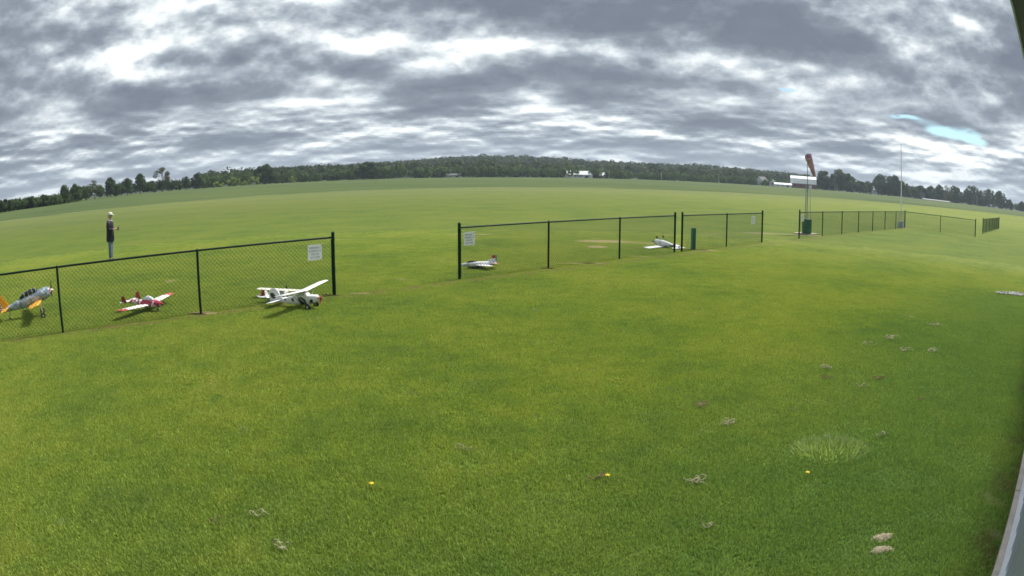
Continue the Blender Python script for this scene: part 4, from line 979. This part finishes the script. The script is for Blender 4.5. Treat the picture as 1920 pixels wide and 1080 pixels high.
rr2 = g.new('FunctionNodeRandomValue', data_type='FLOAT_VECTOR'); rr2.inputs[0].default_value = (0, 0, 0); rr2.inputs[1].default_value = (0, 0, 6.283); rr2.inputs['Seed'].default_value = 3
g.l.new(rr2.outputs[0], iop.inputs['Rotation'])
fall = g.new('ShaderNodeMapRange'); g.put(fall.inputs[0], rad2); fall.inputs[1].default_value = 11; fall.inputs[2].default_value = 30; fall.inputs[3].default_value = 1.0; fall.inputs[4].default_value = .12
g.put(iop.inputs['Scale'], g.comb(1.0, 1.0, fall.outputs[0])); g.l.new(iop.outputs[0], gout.inputs[0])
md = go_.modifiers.new('spread', 'NODES'); md.node_group = ng

# longer pale tuft
def tuft():
    o_n = 1300; V = []; Fq = []; tn = []
    for i in range(o_n):
        a = random.uniform(0, 6.283); rr_ = math.sqrt(random.random()); x0, y0 = math.cos(a)*rr_*.42, math.sin(a)*rr_*.34; h = random.uniform(.035, .095)*(1.1-.4*rr_)
        lx, ly = math.cos(a)*h*rr_*.9+random.uniform(-.03, .03), math.sin(a)*h*rr_*.9+random.uniform(-.03, .03); wa = random.uniform(0, 3.14); wx, wy = math.cos(wa)*.0024, math.sin(wa)*.0024
        b0 = len(V); V += [(x0-wx, y0-wy, 0), (x0+wx, y0+wy, 0), (x0+wx+lx*.4, y0+wy+ly*.4, h*.6), (x0-wx+lx*.4, y0-wy+ly*.4, h*.6), (x0+lx, y0+ly, h)]
        Fq += [(b0, b0+1, b0+2), (b0, b0+2, b0+3), (b0+3, b0+2, b0+4)]; tn += [random.random()]*3
    o = np_mesh('grass_tuft', V, Fq, leafmat('pale_long_grass', (.22, .32, .11), (.50, .56, .30), .35), None, tn); o.location = (3.05, 5.35, 0)
    tag(o, 'clump of longer pale grass in the right foreground lawn', 'grass clump')
tuft()

# dry curled weeds, dandelions, sand and gravel
STRAW = mat('pale_dry_stem', (.46, .42, .27), .8, 0, .2, 14); BROWNW = mat('brown_dry_stem', (.30, .20, .13), .85, 0, .25, 14)
def weed(x, y, s, label, brown=False, n=5, seed=1):
    rd = random.Random(seed); o = MB()
    for i in range(n):
        a = rd.uniform(0, 6.28); cx, cy = rd.uniform(-.5, .5)*s, rd.uniform(-.35, .35)*s; R_ = rd.uniform(.12, .30)*s; arc = rd.uniform(1.6, 4.2); p_ = []
        for k in range(9):
            t_ = a+arc*k/8; hh = .028+.035*math.sin(math.pi*k/8)*rd.uniform(.8, 1.1); p_.append((0, 0, .02) if k == 0 else (cx+R_*math.cos(t_)*1.3, cy+R_*math.sin(t_)*.8, hh))
        o.tube(p_, [.0032]*4+[.0040]*2+[.0028]*3, 5)
    q = o.build('dry_weed', BROWNW if brown else STRAW, None, True); q.location = (x, y, 0); tag(q, label, 'dry weed', 'curled dry weeds lying on the lawn')
WD = [(1.53, 4.94, .17, 'curled straw-coloured weed left of the rightmost dandelion', 0, 7), (2.06, 6.84, .17, 'brownish dry weed with an upright stalk, above the twisted pale one', 1, 6), (2.20, 6.26, .16, 'twisted pale weed in a row of small curls, mid right lawn', 0, 7),
      (.70, 5.10, .13, 'brown dry weed beside the middle dandelion', 1, 5), (-.43, 5.75, .11, 'small pale dry weed in the centre of the lawn', 0, 4), (-1.90, 4.19, .13, 'dry weed with one thick white curl in the lower left lawn', 0, 4),
      (-2.21, 4.0, .09, 'small brown dry weed left of the white curl', 1, 3), (-1.56, 3.77, .13, 'pale dry weed nearest the bottom edge, lower left lawn', 0, 5), (1.41, 4.14, .08, 'small pale ring-shaped weed in the lower right lawn', 0, 3),
      (4.91, 7.44, .22, 'long brown and pale weed at the right, above the grass clump', 1, 6), (4.08, 7.66, .16, 'round reddish brown weed at the right of the lawn', 1, 5), (4.40, 7.18, .18, 'thin straggling weed between the round and the long one', 0, 4),
      (4.37, 8.11, .24, 'grey-white scattered weed behind the round reddish one', 0, 5), (3.79, 5.54, .12, 'thin pale weed right of the long grass clump', 0, 4), (4.96, 6.45, .12, 'small brown weed near the right shade', 1, 3),
      (5.72, 9.28, .24, 'left of three pale weeds in the far right lawn', 0, 5), (6.19, 8.78, .24, 'middle of three pale weeds in the far right lawn', 0, 5), (6.80, 8.59, .24, 'right of three pale weeds in the far right lawn', 0, 5), (6.5, 9.6, .40, 'widest flat patch of pale dry weeds, far right lawn', 0, 9),
      (8.19, 10.47, .3, 'farthest pale dry weed near the right edge of the lawn', 0, 6), (-3.4, 11.2, .14, 'pale straw curl on the grass right of the cow-spotted aeroplane', 0, 2), (.45, 12.2, .12, 'lone pale straw on the lawn between the two fence sections', 0, 2)]
for i, (x, y, s, lab, br_, n_) in enumerate(WD): weed(x, y, s, lab, bool(br_), n_, 20+i)
YF = mat('dandelion_yellow', (.85, .62, .02), .7, 0, .1, 30); ST = mat('dandelion_stem', (.12, .2, .05), .7)
def dandelion(x, y, label):
    o = empty('dandelion', (x, y, 0), 0, label, 'dandelion', 'yellow dandelions in the lawn'); MB().tube([(0, 0, 0), (.004, 0, .03), (.002, 0, .062)], .0025, 5).build('stem', ST, o, True)
    m_ = MB()
    for k in range(26):
        a = k*2.4; r_ = .021*math.sqrt((k+1)/26); d = Vector((math.cos(a), math.sin(a), 0)); t_ = Vector((-d.y, d.x, 0))*.0045; c_ = Vector((.002, 0, .062+.010*(1-r_/.021)))
        m_.add([c_-t_*.5, c_+d*r_-t_+Vector((0, 0, .003)), c_+d*(r_+.003), c_+d*r_+t_+Vector((0, 0, .003)), c_+t_*.5], [(0, 1, 2, 3, 4)])
    m_.ball((.002, 0, .062), (.015, .015, .010), 10, 5); m_.build('flower_head', YF, o)
dandelion(.79, 5.08, 'yellow dandelion touching the brown dry weed in the middle of the lawn'); dandelion(-1.12, 4.86, 'yellow dandelion alone left of centre in the foreground'); dandelion(2.55, 4.83, 'yellow dandelion below the long grass clump')
SAND = mat('dry_sand', (.40, .34, .24), .95, 0, .4, 55, 1.0)
def mound(name, x, y, rx, ry, h, m1, label, cat, seed, group=None):
    rd = random.Random(seed); vs = [(0, 0, h)]; n_ = 22
    for q in (.35, .7, 1.0):
        for k in range(n_): a = 2*math.pi*k/n_; j = rd.uniform(.62, 1.22); vs.append((rx*q*j*math.cos(a), ry*q*j*math.sin(a), h*(1-q*q)*rd.uniform(.75, 1.1)+(.0 if q < 1 else -.005)))
    fs = [(0, 1+k, 1+(k+1) % n_) for k in range(n_)]
    for i in range(2):
        for k in range(n_): a = 1+i*n_+k; b_ = 1+i*n_+(k+1) % n_; fs.append((a, a+n_, b_+n_, b_))
    o = MB().add(vs, fs).build(name, m1, None, True, angle=80); o.location = (x, y, 0); return tag(o, label, cat, group)
mound('sand_patch', 2.74, 3.62, .125, .068, .030, SAND, 'upper of two bare sandy spots in the lower right lawn', 'sand', 1, 'bare sandy spots'); mound('sand_patch', 2.64, 3.45, .12, .066, .030, SAND, 'lower of two bare sandy spots in the lower right lawn', 'sand', 2, 'bare sandy spots')
def gravel():
    V, Q_ = [], []
    m_ = MB(); rd = random.Random(5)
    for i in range(420):
        u, v_ = rd.uniform(-1, 1), rd.uniform(-1, 1)
        if u*u+v_*v_ > 1: continue
        s = rd.uniform(.012, .03); c = Vector((u*1.15, v_*.32, s*.5+.03)); m_.ball(c, (s*rd.uniform(.8, 1.3), s, s*.7), 6, 4)
    o = m_.build('gravel_patch', mat('pale_gravel', (.50, .48, .47), .9, 0, .35, 9), None); o.location = (14.7, 13.85, 0); o.rotation_euler = (0, 0, R(-15)); tag(o, 'patch of pale gravel at the right edge of the lawn', 'gravel', kind='stuff')
gravel()

# ------------------------------------------------------------------ air
hz = MB(); hz.box((0, 1060, 39), (4600, 2500, 80)); ho_ = hz.build('haze', None, None)
hmz = bpy.data.materials.new('haze'); hmz.use_nodes = True; t = NT(hmz.node_tree); t.n.clear(); vol = t.new('ShaderNodeVolumePrincipled'); vol.inputs['Color'].default_value = (.74, .87, 1, 1); vol.inputs['Density'].default_value = .00016; vol.inputs['Anisotropy'].default_value = .2
t.l.new(vol.outputs[0], t.new('ShaderNodeOutputMaterial').inputs['Volume']); ho_.data.materials.clear(); ho_.data.materials.append(hmz); tag(ho_, kind='stuff')
